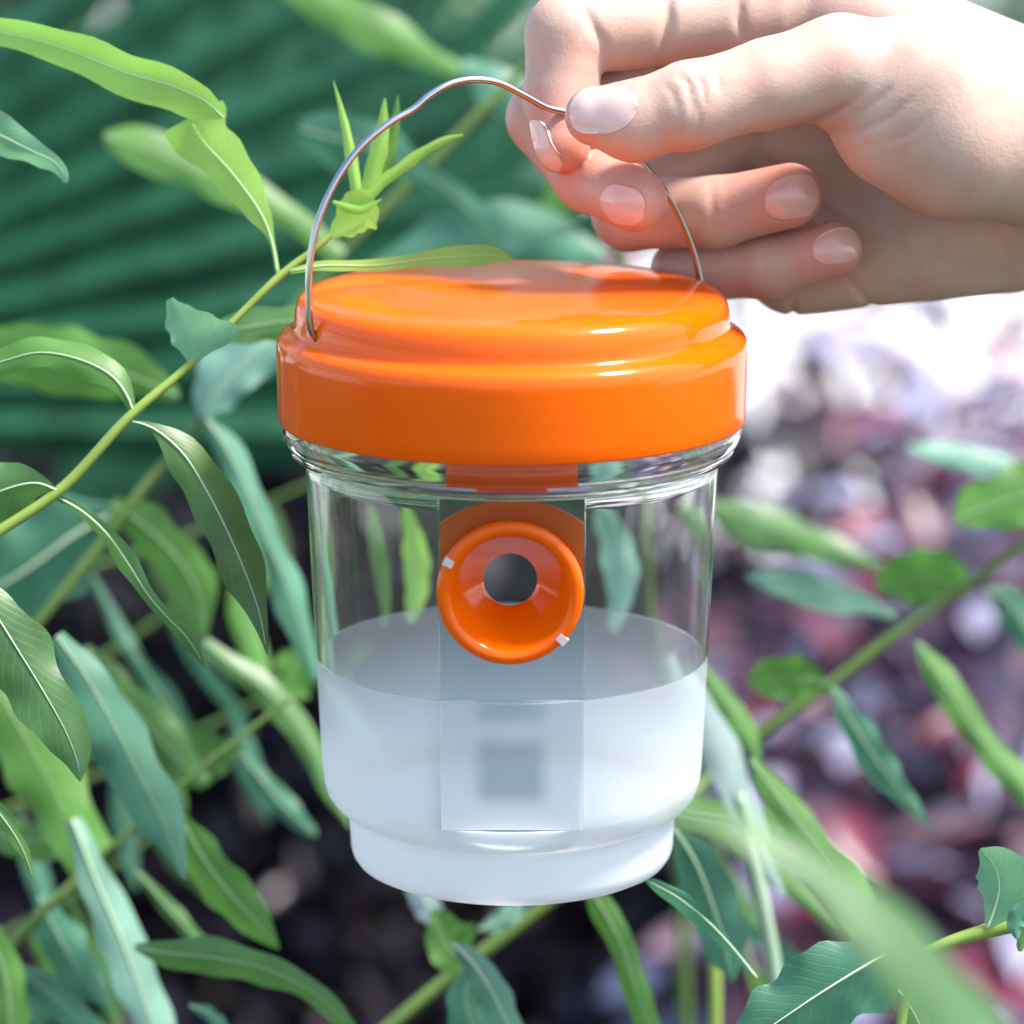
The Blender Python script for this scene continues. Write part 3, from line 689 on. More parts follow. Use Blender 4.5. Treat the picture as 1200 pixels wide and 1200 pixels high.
Y = branch('leafy_branch', 'sharp blue-green broad leaf with white midrib at the bottom right', 1050, 1100, 0.87)
leaf(Y, 0.868, [(1056, 1112, 3), (1035, 1120, 26, 46), (1000, 1140, 46, 52), (955, 1168, 50, 54), (915, 1195, 46, 48), (870, 1225, 20, 20)], 'teal', cup=0.25, tilt=0.35, ribw=2.4)
leaf(Y, 0.9, [(887, 1146, 1.5), (860, 1112, 5, 8), (830, 1080, 8, 12), (795, 1052, 10, 12), (770, 1038, 7), (752, 1028, 1)], 'teal', cup=0.4, tilt=0.7, ribw=1.7)
stem(Y, 0.9, [(1060, 1108, 3), (1075, 1140, 5), (1060, 1180, 6), (1050, 1240, 7)])
leaf(Y, 0.9, [(1045, 1150, 3), (1065, 1175, 12), (1085, 1215, 14), (1100, 1260, 3)], 'green', cup=0.3)

Z = branch('leafy_branch', 'sharp stem at the right edge low down with a triangular blue-green leaf', 1200, 1080, 0.88)
stem(Z, 0.88, [(1050, 1132, 5), (1110, 1105, 7), (1160, 1090, 9), (1210, 1078, 10), (1280, 1060, 10)])
leaf(Z, 0.878, [(1157, 1088, 2, 2), (1166, 1064, 28, 13), (1171, 1042, 42, 24), (1168, 1020, 36, 26), (1158, 1004, 16, 14), (1148, 996, 3, 3)], 'mint', cup=-0.2, tilt=0.4, wave=0.02, ribw=2)
leaf(Z, 0.872, [(1192, 1100, 2), (1190, 1085, 10), (1196, 1070, 12), (1205, 1060, 3)], 'teal', cup=0.4, rib=False)
leaf(Z, 0.875, [(1195, 1115, 2), (1200, 1098, 10), (1212, 1085, 10), (1220, 1075, 3)], 'green', cup=0.4, rib=False)

def root(parent, px, py, d, r0, r1, dx, dy):
    p = at(px, py, d); g = Vector((p.x + dx, p.y + dy, GZ - 0.02))
    pts = smoothpoly([p, p.lerp(g, 0.25) + Vector((dx * 0.35, dy * 0.2, 0)), g], 14)
    V, F = tube(pts, np.linspace(r0 * PX, r1 * PX, 14), 8)
    mesh('stem', V, F, M['stem_dark'], parent)
root(A, -60, 660, 0.885, 8, 16, -0.08, 0.10)
root(B, -140, 180, 0.9, 6, 15, -0.10, 0.06)
root(C, -120, 760, 0.9, 7, 15, -0.07, 0.12)
root(E, -30, 1180, 1.02, 7, 14, -0.06, 0.08)
root(W_, -20, 700, 1.2, 7, 14, -0.10, 0.05); root(W_, -20, 960, 1.2, 7, 14, -0.12, 0.02); root(W_, 900, 1215, 1.2, 7, 13, 0.03, 0.05)
root(H, 20, 760, 1.06, 7, 14, -0.22, 0.08)
root(K, 680, 10, 1.13, 7, 15, 0.06, 0.16)
root(Q, 430, 1225, 1.03, 10, 14, -0.05, 0.05)
root(Rb, 1290, 580, 1.08, 6, 14, 0.12, 0.08)
root(U, 920, 1230, 1.02, 10, 14, 0.02, 0.06); root(U, 838, 1230, 1.06, 9, 13, 0.0, 0.06)
root(Xf, 1190, 1290, 0.56, 3, 12, 0.06, 0.06)
root(Y, 1050, 1240, 0.9, 7, 13, 0.03, 0.06)
root(Z, 1280, 1060, 0.88, 9, 15, 0.08, 0.08)

# ------------------------------------------------------------------ the trap
trap = thing('insect_trap', 'clear insect trap jar with orange lid and frosted base hanging from its wire handle', 'insect trap', (0, 0, zpy(1010)))
def prof(pts): return [(max(0.00001, rpx(h, y)), zpy(y)) for h, y in pts]
lid_p = prof([(0, 334), (120, 335), (190, 337), (226, 339.5), (240, 342), (248, 347), (252.5, 354), (254.5, 363), (255, 374), (255.5, 379), (257, 382.5), (261, 385), (267, 387.5), (272, 391), (275, 396), (276, 402), (276, 410), (275, 440), (274.2, 470), (273.6, 486), (272.8, 488.2), (271, 489), (268.5, 488.5), (268, 484), (268, 404), (250, 394), (246, 356), (0, 348)])
V, F = lathe(lid_p, 160)
lid = mesh('lid', V, F, M['orange'], trap)

# clear jar: closed shell with an opening for the flat front panel
ZF = zpy(763)             # upper edge of the frosted zone
jar_o = [(262, 478), (266, 484), (268.5, 491), (269, 500), (268, 508), (264, 514), (259.5, 516.5), (259, 519), (260, 522), (258, 526.5), (250, 529), (243.5, 531), (241.5, 536), (240.8, 550), (236, 640), (229.2, 763)]
jar_i = [(224.5, 763), (231.5, 640), (236.5, 550), (237, 530), (240, 520), (252, 510), (256, 500), (256, 478)]
PW = 85 * PX * 0.955      # half width of the panel
z_top = zpy(586, -0.047); z_bot = zpy(974, -0.043)
TH = 0.0019

def interp_prof(pts, z):
    P = sorted(prof(pts), key=lambda q: q[1])
    zs = [q[1] for q in P]; rs = [q[0] for q in P]
    return float(np.interp(z, zs, rs))

def shell(outer, inner, zt, zb, seg=112, mats=None, name='jar_body', holed=True, cap_in=False):
    """outer and inner are top-to-bottom lists of (r,z); the front sector |x|<PW between zt and zb is left open"""
    def rings(p, lim):
        out = []
        for (r, z) in p: out.append((r, z))
        for zz in lim:
            if p[0][1] > zz > p[-1][1]:
                r = float(np.interp(-zz, [-q[1] for q in p], [q[0] for q in p]))
                out.append((r, zz))
        out.sort(key=lambda q: -q[1])
        return out
    O = rings(outer, (zt, zb)); I = rings(inner, (zt, zb))
    V, F = [], []
    ncell = 18                          # columns over the panel sector
    def ring(r, z):
        phi = math.asin(min(0.99, PW / r)) if r > PW * 1.02 else 0.9
        angs = [-math.pi / 2 - phi + 2 * phi * k / ncell for k in range(ncell)]
        angs += [-math.pi / 2 + phi + (2 * math.pi - 2 * phi) * k / seg for k in range(seg)]
        for a in angs: V.append((r * math.cos(a), r * math.sin(a), z))
        return len(angs)
    nc = ncell + seg
    for r, z in O: ring(r, z)
    for r, z in I: ring(r, z)
    no = len(O)
    def inside(z0, z1): return z0 <= zt + 1e-7 and z1 >= zb - 1e-7
    nout = 0
    for (lst, base, flip) in ((O, 0, False), (I, no, True)):
        if flip: nout = len(F)
        for j in range(len(lst) - 1):
            for k in range(nc):
                if holed and k < ncell and inside(lst[j][1], lst[j + 1][1]): continue
                a = (base + j) * nc + k; b2 = (base + j) * nc + (k + 1) % nc
                c = (base + j + 1) * nc + (k + 1) % nc; d_ = (base + j + 1) * nc + k
                F.append((a, b2, c, d_) if flip else (a, d_, c, b2))
    nin = len(F)
    # rims
    for k in range(nc):
        k2 = (k + 1) % nc
        F.append((k, k2, no * nc + k2, no * nc + k))
        if not cap_in:
            a = (no - 1) * nc; b2 = (no + len(I) - 1) * nc
            if not (holed and k < ncell and O[-1][1] > zb + 1e-6): F.append((a + k, b2 + k, b2 + k2, a + k2))
    if holed:
        # cheeks of the opening
        oi = [j for j, q in enumerate(O) if zb - 1e-7 <= q[1] <= zt + 1e-7]; ii = [j for j, q in enumerate(I) if zb - 1e-7 <= q[1] <= zt + 1e-7]
        for col in (0, ncell):
            po = [j * nc + col for j in oi]; pi = [(no + j) * nc + col for j in ii]
            poly = po + pi[::-1]
            F.append(tuple(poly) if col == 0 else tuple(poly[::-1]))
        for zz, up in ((zt, True), (zb, False)):
            jo = [j for j in oi if abs(O[j][1] - zz) < 1e-6]; ji = [j for j in ii if abs(I[j][1] - zz) < 1e-6]
            if jo and ji:
                for k in range(ncell):
                    f = (jo[0] * nc + k, jo[0] * nc + k + 1, (no + ji[0]) * nc + k + 1, (no + ji[0]) * nc + k)
                    F.append(f if not up else f[::-1])
    if cap_in:
        V.append((0, 0, O[-1][1])); V.append((0, 0, I[-1][1]))
        for k in range(nc):
            k2 = (k + 1) % nc
            F.append(((no - 1) * nc + k, (no - 1) * nc + k2, len(V) - 2)[::-1])
            F.append(((no + len(I) - 1) * nc + k, (no + len(I) - 1) * nc + k2, len(V) - 1))
    mi = None
    if isinstance(mats, list):
        mi = [0] * nout + [1] * (nin - nout) + [0] * (len(F) - nin)
        if cap_in:
            for q in range(len(F) - 2 * nc + 1, len(F), 2): mi[q] = 1
    return mesh(name, V, F, mats, trap, sharp=35, mat_idx=mi)

shell(prof(jar_o), prof(jar_i)[::-1], z_top, ZF - 1, mats=M['glass'], name='jar_body')
fo = [(229.2, 763), (225, 840), (221.6, 895), (220, 908), (216, 921), (209, 931), (200, 937.5), (193.5, 941), (191, 946), (190.4, 954), (188.2, 986), (186, 994), (181, 1001), (172, 1005.5), (158, 1008), (120, 1009)]
fi = [(224.8, 763), (220.5, 840), (217, 895), (215, 908), (211, 919), (204, 928), (195, 934), (188, 938), (186, 945), (185, 954), (183, 984), (178, 995), (165, 1000), (120, 1002)]
shell(prof(fo), prof(fi), ZF + 1, z_bot, mats=[M['frost'], M['film']], name='frosted_base', cap_in=True)

# flat front panel with the round hole of the entry
YP = -math.sqrt(rpx(232, 700) ** 2 - PW ** 2)       # its outer face
def panel_y(z):           # the panel leans with the taper of the jar
    r = float(np.interp(z, [zpy(974), zpy(545)], [rpx(217, 974), rpx(240.8, 545)]))
    return -math.sqrt(r * r - PW * PW) - 0.0002
fz = zpy(693, panel_y(zpy(690))); fx = (598 - 600) * PX
RO = 84 * PX * 0.955
def panel(z1, z0, m, hole, name, back=0.0):
    V, F = [], []
    nk = 96
    if hole:
        outl = []
        for k in range(nk):
            a = 2 * math.pi * k / nk; ca, sa = math.cos(a), math.sin(a)
            tx = (PW - 0.00015 if ca > 0 else -PW + 0.00015); s1 = (tx) / ca if abs(ca) > 1e-6 else 1e9
            tz = (z1 - fz if sa > 0 else z0 - fz); s2 = tz / sa if abs(sa) > 1e-6 else 1e9
            s = min(s1, s2); outl.append((s * ca, fz + s * sa))
        # corners
        for cx, cz in ((1, z1), (-1, z1), (-1, z0), (1, z0)):
            a = math.atan2(cz - fz, cx * PW) % (2 * math.pi); k = int(round(a / (2 * math.pi) * nk)) % nk
            outl[k] = (cx * (PW - 0.00015), cz)
        hr = RO * 0.93
        inn = [(hr * math.cos(2 * math.pi * k / nk), fz + hr * math.sin(2 * math.pi * k / nk)) for k in range(nk)]
        for off in (0, TH):
            for lst in (outl, inn):
                for (x, z) in lst: V.append((x, panel_y(z) + off, z))
        for k in range(nk):
            k2 = (k + 1) % nk
            F.append((k, k2, nk + k2, nk + k)); F.append((2 * nk + k2, 2 * nk + k, 3 * nk + k, 3 * nk + k2))
            F.append((k2, k, 2 * nk + k, 2 * nk + k2)); F.append((nk + k, nk + k2, 3 * nk + k2, 3 * nk + k))
    else:
        for off in (0, TH):
            for z in (z1, z0):
                for x in (-PW + 0.00015, PW - 0.00015): V.append((x, panel_y(z) + back + off * 0.4, z))
        F = [(0, 2, 3, 1), (4, 5, 7, 6), (0, 1, 5, 4), (2, 6, 7, 3), (0, 4, 6, 2), (1, 3, 7, 5)]
    return mesh(name, V, F, m, trap, smooth=False)
zsplit = fz - RO * 1.02
zf_panel = zpy(820, panel_y(zpy(800)))
panel(z_top - 0.0001, z_bot + 0.0001, M['panel'], True, 'entry_panel')
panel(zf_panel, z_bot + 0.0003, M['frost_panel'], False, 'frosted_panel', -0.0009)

# orange entry funnel: rolled rim, cone running inwards, open hole
fun = thing('entry_funnel', None, None, (fx, panel_y(fz), fz - trap.location.z)); fun.parent = trap
def funnel():
    p = PX * 0.955
    prof_f = [(80, 6), (85.5, 3), (86.5, -3), (84, -9), (78, -12), (72, -11), (68, -6), (64, 2), (52, 24), (40, 45), (33.5, 57), (32.5, 60), (31.5, 60), (31.2, 58), (33, 50), (40, 38)]
    prof_f = [(80, 8), (84.5, 5), (86.5, -1), (86, -7), (83, -11.5), (78, -13), (73, -12), (69.5, -8), (66, -2), (58, 12), (46, 34), (36, 52), (32, 59), (31.8, 62), (33.2, 63), (35, 61), (39, 54), (50, 34), (62, 14), (70, 8)]
    seg = 96; V, F = [], []
    off = Vector((fx, panel_y(fz), fz))
    for r, y in prof_f:
        for k in range(seg):
            a = 2 * math.pi * k / seg
            V.append(off + Vector((r * p * math.cos(a), y * p, r * p * math.sin(a))))
    n = len(prof_f)
    for j in range(n):
        j2 = (j + 1) % n
        for k in range(seg):
            k2 = (k + 1) % seg
            F.append((j * seg + k, j * seg + k2, j2 * seg + k2, j2 * seg + k))
    mesh('funnel_cone', V, F, M['orange'], fun)
    m_, nt_, b_, o_ = mat('clear tab'); b_.inputs['Base Color'].default_value = (0.8, 0.78, 0.76, 1); b_.inputs['Roughness'].default_value = 0.15; b_.inputs['Transmission Weight'].default_value = 0.4
    for ang in (152, -42):
        a = math.radians(ang); er = Vector((math.cos(a), 0, math.sin(a))); et = Vector((-math.sin(a), 0, math.cos(a))); ey = Vector((0, 1, 0))
        c = off + er * 81 * p + ey * (-10 * p)
        vs = []
        for sy in (-5, 5):
            for sr, st_ in ((-5.5, -4.5), (6.5, -5), (6.5, 5), (-5.5, 4.5)): vs.append(c + er * sr * p + et * st_ * p + ey * sy * p)
        mesh('notch_tab', vs, [(0, 1, 2, 3), (7, 6, 5, 4), (0, 4, 5, 1), (1, 5, 6, 2), (2, 6, 7, 3), (3, 7, 4, 0)], m_, fun, smooth=False)
funnel()
# orange arch added for the funnel's refraction in the panel; tab under the lid
def refraction_arch():
    V, F = [], []
    p = PX * 0.955; n = 32
    for off in (0.0, 0.0012):
        for k in range(n + 1):
            x = -84 + 168 * k / n
            zt = 22 + math.sqrt(max(0, 112 ** 2 - x * x)) * 0.72 ; zb = max(4.0, math.sqrt(max(0, 70 ** 2 - x * x)))
            for z in (zt, zb):
                V.append((x * p, panel_y(fz) + 0.006 + off, fz + z * p))
    m_ = 2 * (n + 1)
    for k in range(n):
        a = 2 * k
        F += [(a, a + 1, a + 3, a + 2), (m_ + a, m_ + a + 2, m_ + a + 3, m_ + a + 1), (a, a + 2, m_ + a + 2, m_ + a)]
    mesh('refraction_arch', V, F, M['orange'], trap, smooth=False)
refraction_arch()
def tab():
    V, F = [], []
    n = 16; r = rpx(232, 540)
    zt, zb = zpy(549, -r), zpy(575, -r)
    for rr in (r, r - 0.0015):
        for k in range(n + 1):
            a = -math.pi / 2 + math.asin(72 * PX / r) * (2 * k / n - 1)
            for z in (zt, zb): V.append((rr * math.cos(a), rr * math.sin(a), z))
    m_ = 2 * (n + 1)
    for k in range(n):
        a = 2 * k
        F += [(a, a + 1, a + 3, a + 2), (m_ + a, m_ + a + 2, m_ + a + 3, m_ + a + 1), (a, a + 2, m_ + a + 2, m_ + a), (a + 1, m_ + a + 1, m_ + a + 3, a + 3)]
    mesh('latch_tab', V, F, M['orange'], trap)
tab()

# wire bail
def wd(px, py):
    y = -0.0243 + (0.0225 + 0.0243) * (px - 368) / (822 - 368)
    return (y + D * math.cos(ELEV)) / (math.cos(ELEV) + (600 - py) / 600 * T * math.sin(ELEV))
wire = [(381, 392), (374, 399), (367, 392), (363, 378), (362, 350), (363, 310), (372, 262), (392, 215), (420, 175), (455, 145), (484, 128), (503, 112), (528, 98), (555, 93), (585, 97), (615, 112), (640, 126), (660, 131), (690, 140), (725, 165), (760, 200), (788, 238), (806, 276), (817, 310), (823, 345), (820, 372)]
R = smoothpoly(wire, 120)
V, F = tube([at(x, y, wd(x, y)) for x, y in R], [4.1 * PX] * len(R), 14)
mesh('handle', V, F, M['steel'], trap)
# swivel sockets of the handle on the lid
for (px_, py_) in ((374, 392), (822, 360)):
    c = at(px_, py_, wd(px_, py_)); n_ = Vector((c.x, c.y, 0)).normalized()
    V, F = tube([c - n_ * 0.004, c - n_ * 0.001, c + n_ * 0.0004], [0.0024, 0.0024, 0.0019], 18)
    mesh('handle_socket', V, F, M['orange'], trap)

# ------------------------------------------------------------------ the hand
MM = 1000.0
DH = wd(655, 130) - 0.0045       # the pinch hangs in the plane of the wire
def L3(px, py, dz):
    """hand joints in a frame at the pinch (mm): x right, y up, z away"""
    p = at(px, py, DH + dz * 0.001) - CAM
    return np.array([p.dot(cR) * MM, p.dot(cU) * MM, p.dot(cF) * MM - DH * MM], dtype=np.float32)
PXM = PX * MM
def cap(P, a, b, ra, rb, flat=None):
    a = a.astype(np.float32); ba = (b - a).astype(np.float32)
    pa = P - a
    h = np.clip((pa @ ba) / max(1e-6, float(ba @ ba)), 0, 1)
    q = pa - h[..., None] * ba
    if flat is not None:
        nrm, f = flat
        nrm = np.asarray(nrm, np.float32); nrm = nrm / np.linalg.norm(nrm)
        q = q + (q @ nrm)[..., None] * nrm * np.float32(f - 1)
    return np.sqrt((q * q).sum(-1)) - (ra + (rb - ra) * h)
def smin(a, b, k):
    h = np.clip(0.5 + 0.5 * (b - a) / k, 0, 1)
    return b + (a - b) * h - k * h * (1 - h)
def J(px, py, dz, r): return (L3(px, py, dz), r * PXM * DH / D)

thumb = [J(697, 136, -5.5, 35), J(742, 142, -6.5, 45), J(806, 124, -7, 49), J(900, 98, -4, 50), J(985, 82, 0, 62)]
thumb_meta = [J(985, 82, 0, 60), J(1095, 112, 5, 92), J(1260, 170, 18, 112)]
thenar = [J(1050, 150, 4, 70), J(1120, 172, 5, 76), J(1180, 178, 10, 74)]
index = [J(890, 8, 30, 62), J(664, 40, 15, 49), J(657, 118, 15, 43), J(659, 170, 10.5, 33)]
middle = [J(860, 70, 36, 54), J(640, 138, 30, 47), J(690, 206, 19, 42), J(744, 234, 6.5, 38)]
ring = [J(850, 170, 56, 52), J(738, 250, 46, 46), J(838, 249, 33, 42), J(926, 229, 26, 39)]
pinky = [J(890, 270, 60, 46), J(800, 318, 50, 38), J(900, 312, 38, 38), J(977, 292, 32, 34.5)]
palm_caps = [
    (J(1240, 130, 34, 80), J(890, -30, 32, 62)),
    (J(1240, 170, 42, 76), J(870, 60, 48, 56)),
    (J(1240, 210, 48, 72), J(860, 160, 60, 54)),
    (J(1240, 240, 48, 72), J(895, 262, 64, 52)),
    (J(1180, 266, 46, 80), J(930, 312, 58, 60)),
    (J(1260, 190, 36, 128), J(2000, 300, 42, 165)),
]
creases = [  # pixel polylines on the skin: depth mm, width mm, range of distance mm
    ([(868, 160), (900, 190), (945, 232), (1000, 270), (1080, 300)], 0.9, 1.3, 36, 99), ([(845, 165), (880, 205), (930, 262), (1010, 310)], 0.7, 1.1, 36, 99),
    ([(985, 318), (1010, 345), (1040, 378)], 0.7, 1.0, 36, 99), ([(928, 345), (930, 380)], 0.9, 0.9, 36, 99),
    ([(832, 206), (836, 250), (832, 294)], 0.35, 1.0, -30, 34), ([(893, 272), (897, 312), (893, 348)], 0.35, 1.0, -30, 38),
    ([(784, -14), (782, 30), (772, 84)], 1.8, 1.5, -30, 40), ([(868, -10), (866, 20), (872, 52)], 1.2, 1.3, -30, 40), ([(672, -4), (690, 22), (706, 50), (712, 84)], 1.0, 1.3, -30, 34),
    ([(792, 84), (805, 98), (812, 124), (809, 146)], 0.8, 0.9, -30, 8), ([(812, 80), (823, 100), (827, 130)], 0.6, 0.8, -30, 8),
    ([(774, 96), (788, 108), (796, 136)], 0.35, 0.9, -30, 8), ([(800, 82), (816, 108), (820, 140), (812, 160)], 0.4, 0.7, -30, 8), ([(838, 84), (844, 110)], 0.3, 0.9, -30, 8),
    ([(912, 148), (960, 142), (992, 124), (1018, 96)], 1.0, 1.2, -30, 20), ([(1000, 140), (1030, 116), (1046, 98)], 0.55, 0.9, -30, 20), ([(985, 165), (1040, 140), (1080, 105)], 0.5, 0.9, -30, 20),
    ([(1010, 175), (1060, 160), (1100, 130)], 0.3, 0.9, -30, 20),
]
def surf_z_line(pts): return pts

def hand_sdf(P, want_tip=False):
    palm = None
    for (a, ra), (b, rb) in palm_caps:
        d = cap(P, a, b, ra, rb, ((0, 0, 1), 1.18))
        palm = d if palm is None else smin(palm, d, 9)
    th = None
    for i in range(2):
        d = cap(P, thumb_meta[i][0], thumb_meta[i + 1][0], thumb_meta[i][1], thumb_meta[i + 1][1], ((0, 0, 1), 1.05))
        th = d if th is None else smin(th, d, 6)
        th = smin(th, cap(P, thenar[i][0], thenar[i + 1][0], thenar[i][1], thenar[i + 1][1]), 8)
    palm = smin(palm, th, 4.5)
    out = palm
    tc = None
    for i in range(4):
        fl = ((0, 0.25, 1), 1.18) if i == 0 else ((0, 0, 1), 1.05)
        d = cap(P, thumb[i][0], thumb[i + 1][0], thumb[i][1], thumb[i + 1][1], fl)
        tc = d if tc is None else smin(tc, d, 3.0)
    base = smin(palm, cap(P, thumb[3][0], thumb[4][0], thumb[3][1], thumb[4][1]), 4.5)
    out = np.minimum(smin(tc, base, 1.2), base)
    for f in (index, middle, ring, pinky):
        segs = [cap(P, f[i][0], f[i + 1][0], f[i][1], f[i + 1][1]) for i in range(3)]
        ch = smin(smin(segs[0], segs[1], 1.6), segs[2], 2.5)
        bs = smin(palm, segs[0], 4.0)
        out = smin(out, np.minimum(ch, bs), 0.5)
    # creases: shallow grooves that run over the near skin
    if P.ndim == 2 or True:
        pz = P[..., 2] + np.float32(DH * MM)
        sx = P[..., 0] / pz * (D * MM); sy = P[..., 1] / pz * (D * MM)
        for pts, dep, wid, z0, z1 in creases:
            near = (P[..., 2] > z0) & (P[..., 2] < z1)
            best = None; ns_ = len(pts) - 1; fade = None
            for si, ((x0, y0), (x1, y1)) in enumerate(zip(pts[:-1], pts[1:])):
                ax, ay = (x0 - 600) * PXM, -(y0 - 600) * PXM; bx_, by_ = (x1 - x0) * PXM, -(y1 - y0) * PXM
                h = np.clip(((sx - ax) * bx_ + (sy - ay) * by_) / (bx_ * bx_ + by_ * by_), 0, 1)
                dd = (sx - ax - h * bx_) ** 2 + (sy - ay - h * by_) ** 2
                pr = np.sin(np.pi * np.clip((si + h) / ns_, 0.02, 0.98))
                if best is None: best, fade = dd, pr
                else:
                    fade = np.where(dd < best, pr, fade); best = np.minimum(best, dd)
            out = out + np.where(near, dep * fade * np.exp(-best / (wid * wid)), 0).astype(np.float32)
    return out

def surface_nets(vol, origin, h):
    s = vol < 0
    nx, ny, nz = vol.shape
    cs = np.zeros((nx - 1, ny - 1, nz - 1), np.int8)
    for dx in (0, 1):
        for dy in (0, 1):
            for dz in (0, 1):
                cs += s[dx:nx - 1 + dx, dy:ny - 1 + dy, dz:nz - 1 + dz]
    act = (cs > 0) & (cs < 8)
    idx = np.argwhere(act)
    vid = np.full(act.shape, -1, np.int64); vid[act] = np.arange(len(idx))
    acc = np.zeros((len(idx), 3)); cnt = np.zeros(len(idx))
    I, Jx, K = idx.T
    corners = [(a, b, c) for a in (0, 1) for b in (0, 1) for c in (0, 1)]
    for c0 in corners:
        for ax in range(3):
            if c0[ax] == 1: continue
            c1 = list(c0); c1[ax] = 1
            v0 = vol[I + c0[0], Jx + c0[1], K + c0[2]]; v1 = vol[I + c1[0], Jx + c1[1], K + c1[2]]
            m_ = (v0 < 0) != (v1 < 0)
            t = np.where(m_, v0 / np.where(m_, v0 - v1, 1), 0)
            p = np.tile(np.array(c0, float), (len(idx), 1)); p[:, ax] += t
            acc[m_] += p[m_]; cnt[m_] += 1
    V = (idx + acc / cnt[:, None]) * h + origin
    Fs = []
    for ax in range(3):
        o1, o2 = (ax + 1) % 3, (ax + 2) % 3
        sl0 = [slice(None)] * 3; sl1 = [slice(None)] * 3
        sl0[ax] = slice(0, -1); sl1[ax] = slice(1, None)
        ch = s[tuple(sl0)] != s[tuple(sl1)]
        e = np.argwhere(ch)
        e = e[(e[:, o1] > 0) & (e[:, o2] > 0) & (e[:, o1] < vol.shape[o1] - 1) & (e[:, o2] < vol.shape[o2] - 1)]
        fl = s[tuple(e.T)]
        q = []
        for (a, b) in ((1, 1), (0, 1), (0, 0), (1, 0)):
            c = e.copy(); c[:, o1] -= a; c[:, o2] -= b
            q.append(vid[tuple(c.T)])
        q = np.stack(q, 1)
        q[~fl] = q[~fl][:, ::-1]
        Fs.append(q)
    return V, np.vstack(Fs)

def skin_mat():
    m, nt, b, o = mat('skin')
    N = nt.nodes; L = nt.links
    col, n, tc = noise_mix(nt, (0.42, 0.285, 0.22), (0.52, 0.37, 0.295), 70, detail=4, lo=0.3, hi=0.7)
    at_ = N.new('ShaderNodeAttribute'); at_.attribute_name = 'blush'
    mx = N.new('ShaderNodeMix'); mx.data_type = 'RGBA'; mx.inputs[7].default_value = (0.56, 0.20, 0.145, 1)
    n3 = N.new('ShaderNodeTexNoise'); n3.inputs['Scale'].default_value = 130; n3.inputs['Detail'].default_value = 5
    L.new(tc.outputs['Object'], n3.inputs['Vector'])
    r3 = N.new('ShaderNodeMapRange'); r3.inputs[1].default_value = 0.45; r3.inputs[2].default_value = 0.75; r3.inputs[4].default_value = 0.3; L.new(n3.outputs['Fac'], r3.inputs[0])
    a3 = N.new('ShaderNodeMath'); a3.use_clamp = True; L.new(at_.outputs['Fac'], a3.inputs[0]); L.new(r3.outputs[0], a3.inputs[1])
    L.new(a3.outputs[0], mx.inputs[0]); L.new(col, mx.inputs[6]); L.new(mx.outputs[2], b.inputs['Base Color'])
    b.inputs['Roughness'].default_value = 0.46
    b.inputs['Specular IOR Level'].default_value = 0.4
    b.inputs['Subsurface Weight'].default_value = 0.35
    b.inputs['Subsurface Radius'].default_value = (1.0, 0.35, 0.2)
    b.inputs['Subsurface Scale'].default_value = 0.002
    vo = N.new('ShaderNodeTexVoronoi'); vo.inputs['Scale'].default_value = 1300
    L.new(tc.outputs['Object'], vo.inputs['Vector'])
    n2 = N.new('ShaderNodeTexNoise'); n2.inputs['Scale'].default_value = 350; n2.inputs['Detail'].default_value = 4
    L.new(tc.outputs['Object'], n2.inputs['Vector'])
    ad = N.new('ShaderNodeMath'); ad.operation = 'MULTIPLY_ADD'; ad.inputs[1].default_value = 0.4
    L.new(vo.outputs['Distance'], ad.inputs[0]); L.new(n2.outputs['Fac'], ad.inputs[2])
    bump(nt, b, ad.outputs[0], 0.22, 0.0005)
    return m
def nail_mat(name, c):
    m, nt, b, o = mat(name)
    col, n, tc = noise_mix(nt, c, [min(1, q * 1.08) for q in c], 120)
    nt.links.new(col, b.inputs['Base Color'])
    b.inputs['Roughness'].default_value = 0.16; b.inputs['Subsurface Weight'].default_value = 0.3
    b.inputs['Subsurface Scale'].default_value = 0.001; b.inputs['Coat Weight'].default_value = 0.4; b.inputs['Coat Roughness'].default_value = 0.08
    return m
M['skin'] = skin_mat()
M['nail'] = nail_mat('nail', (0.60, 0.33, 0.28)); M['nail_pale'] = nail_mat('pale nail', (0.62, 0.42, 0.37))

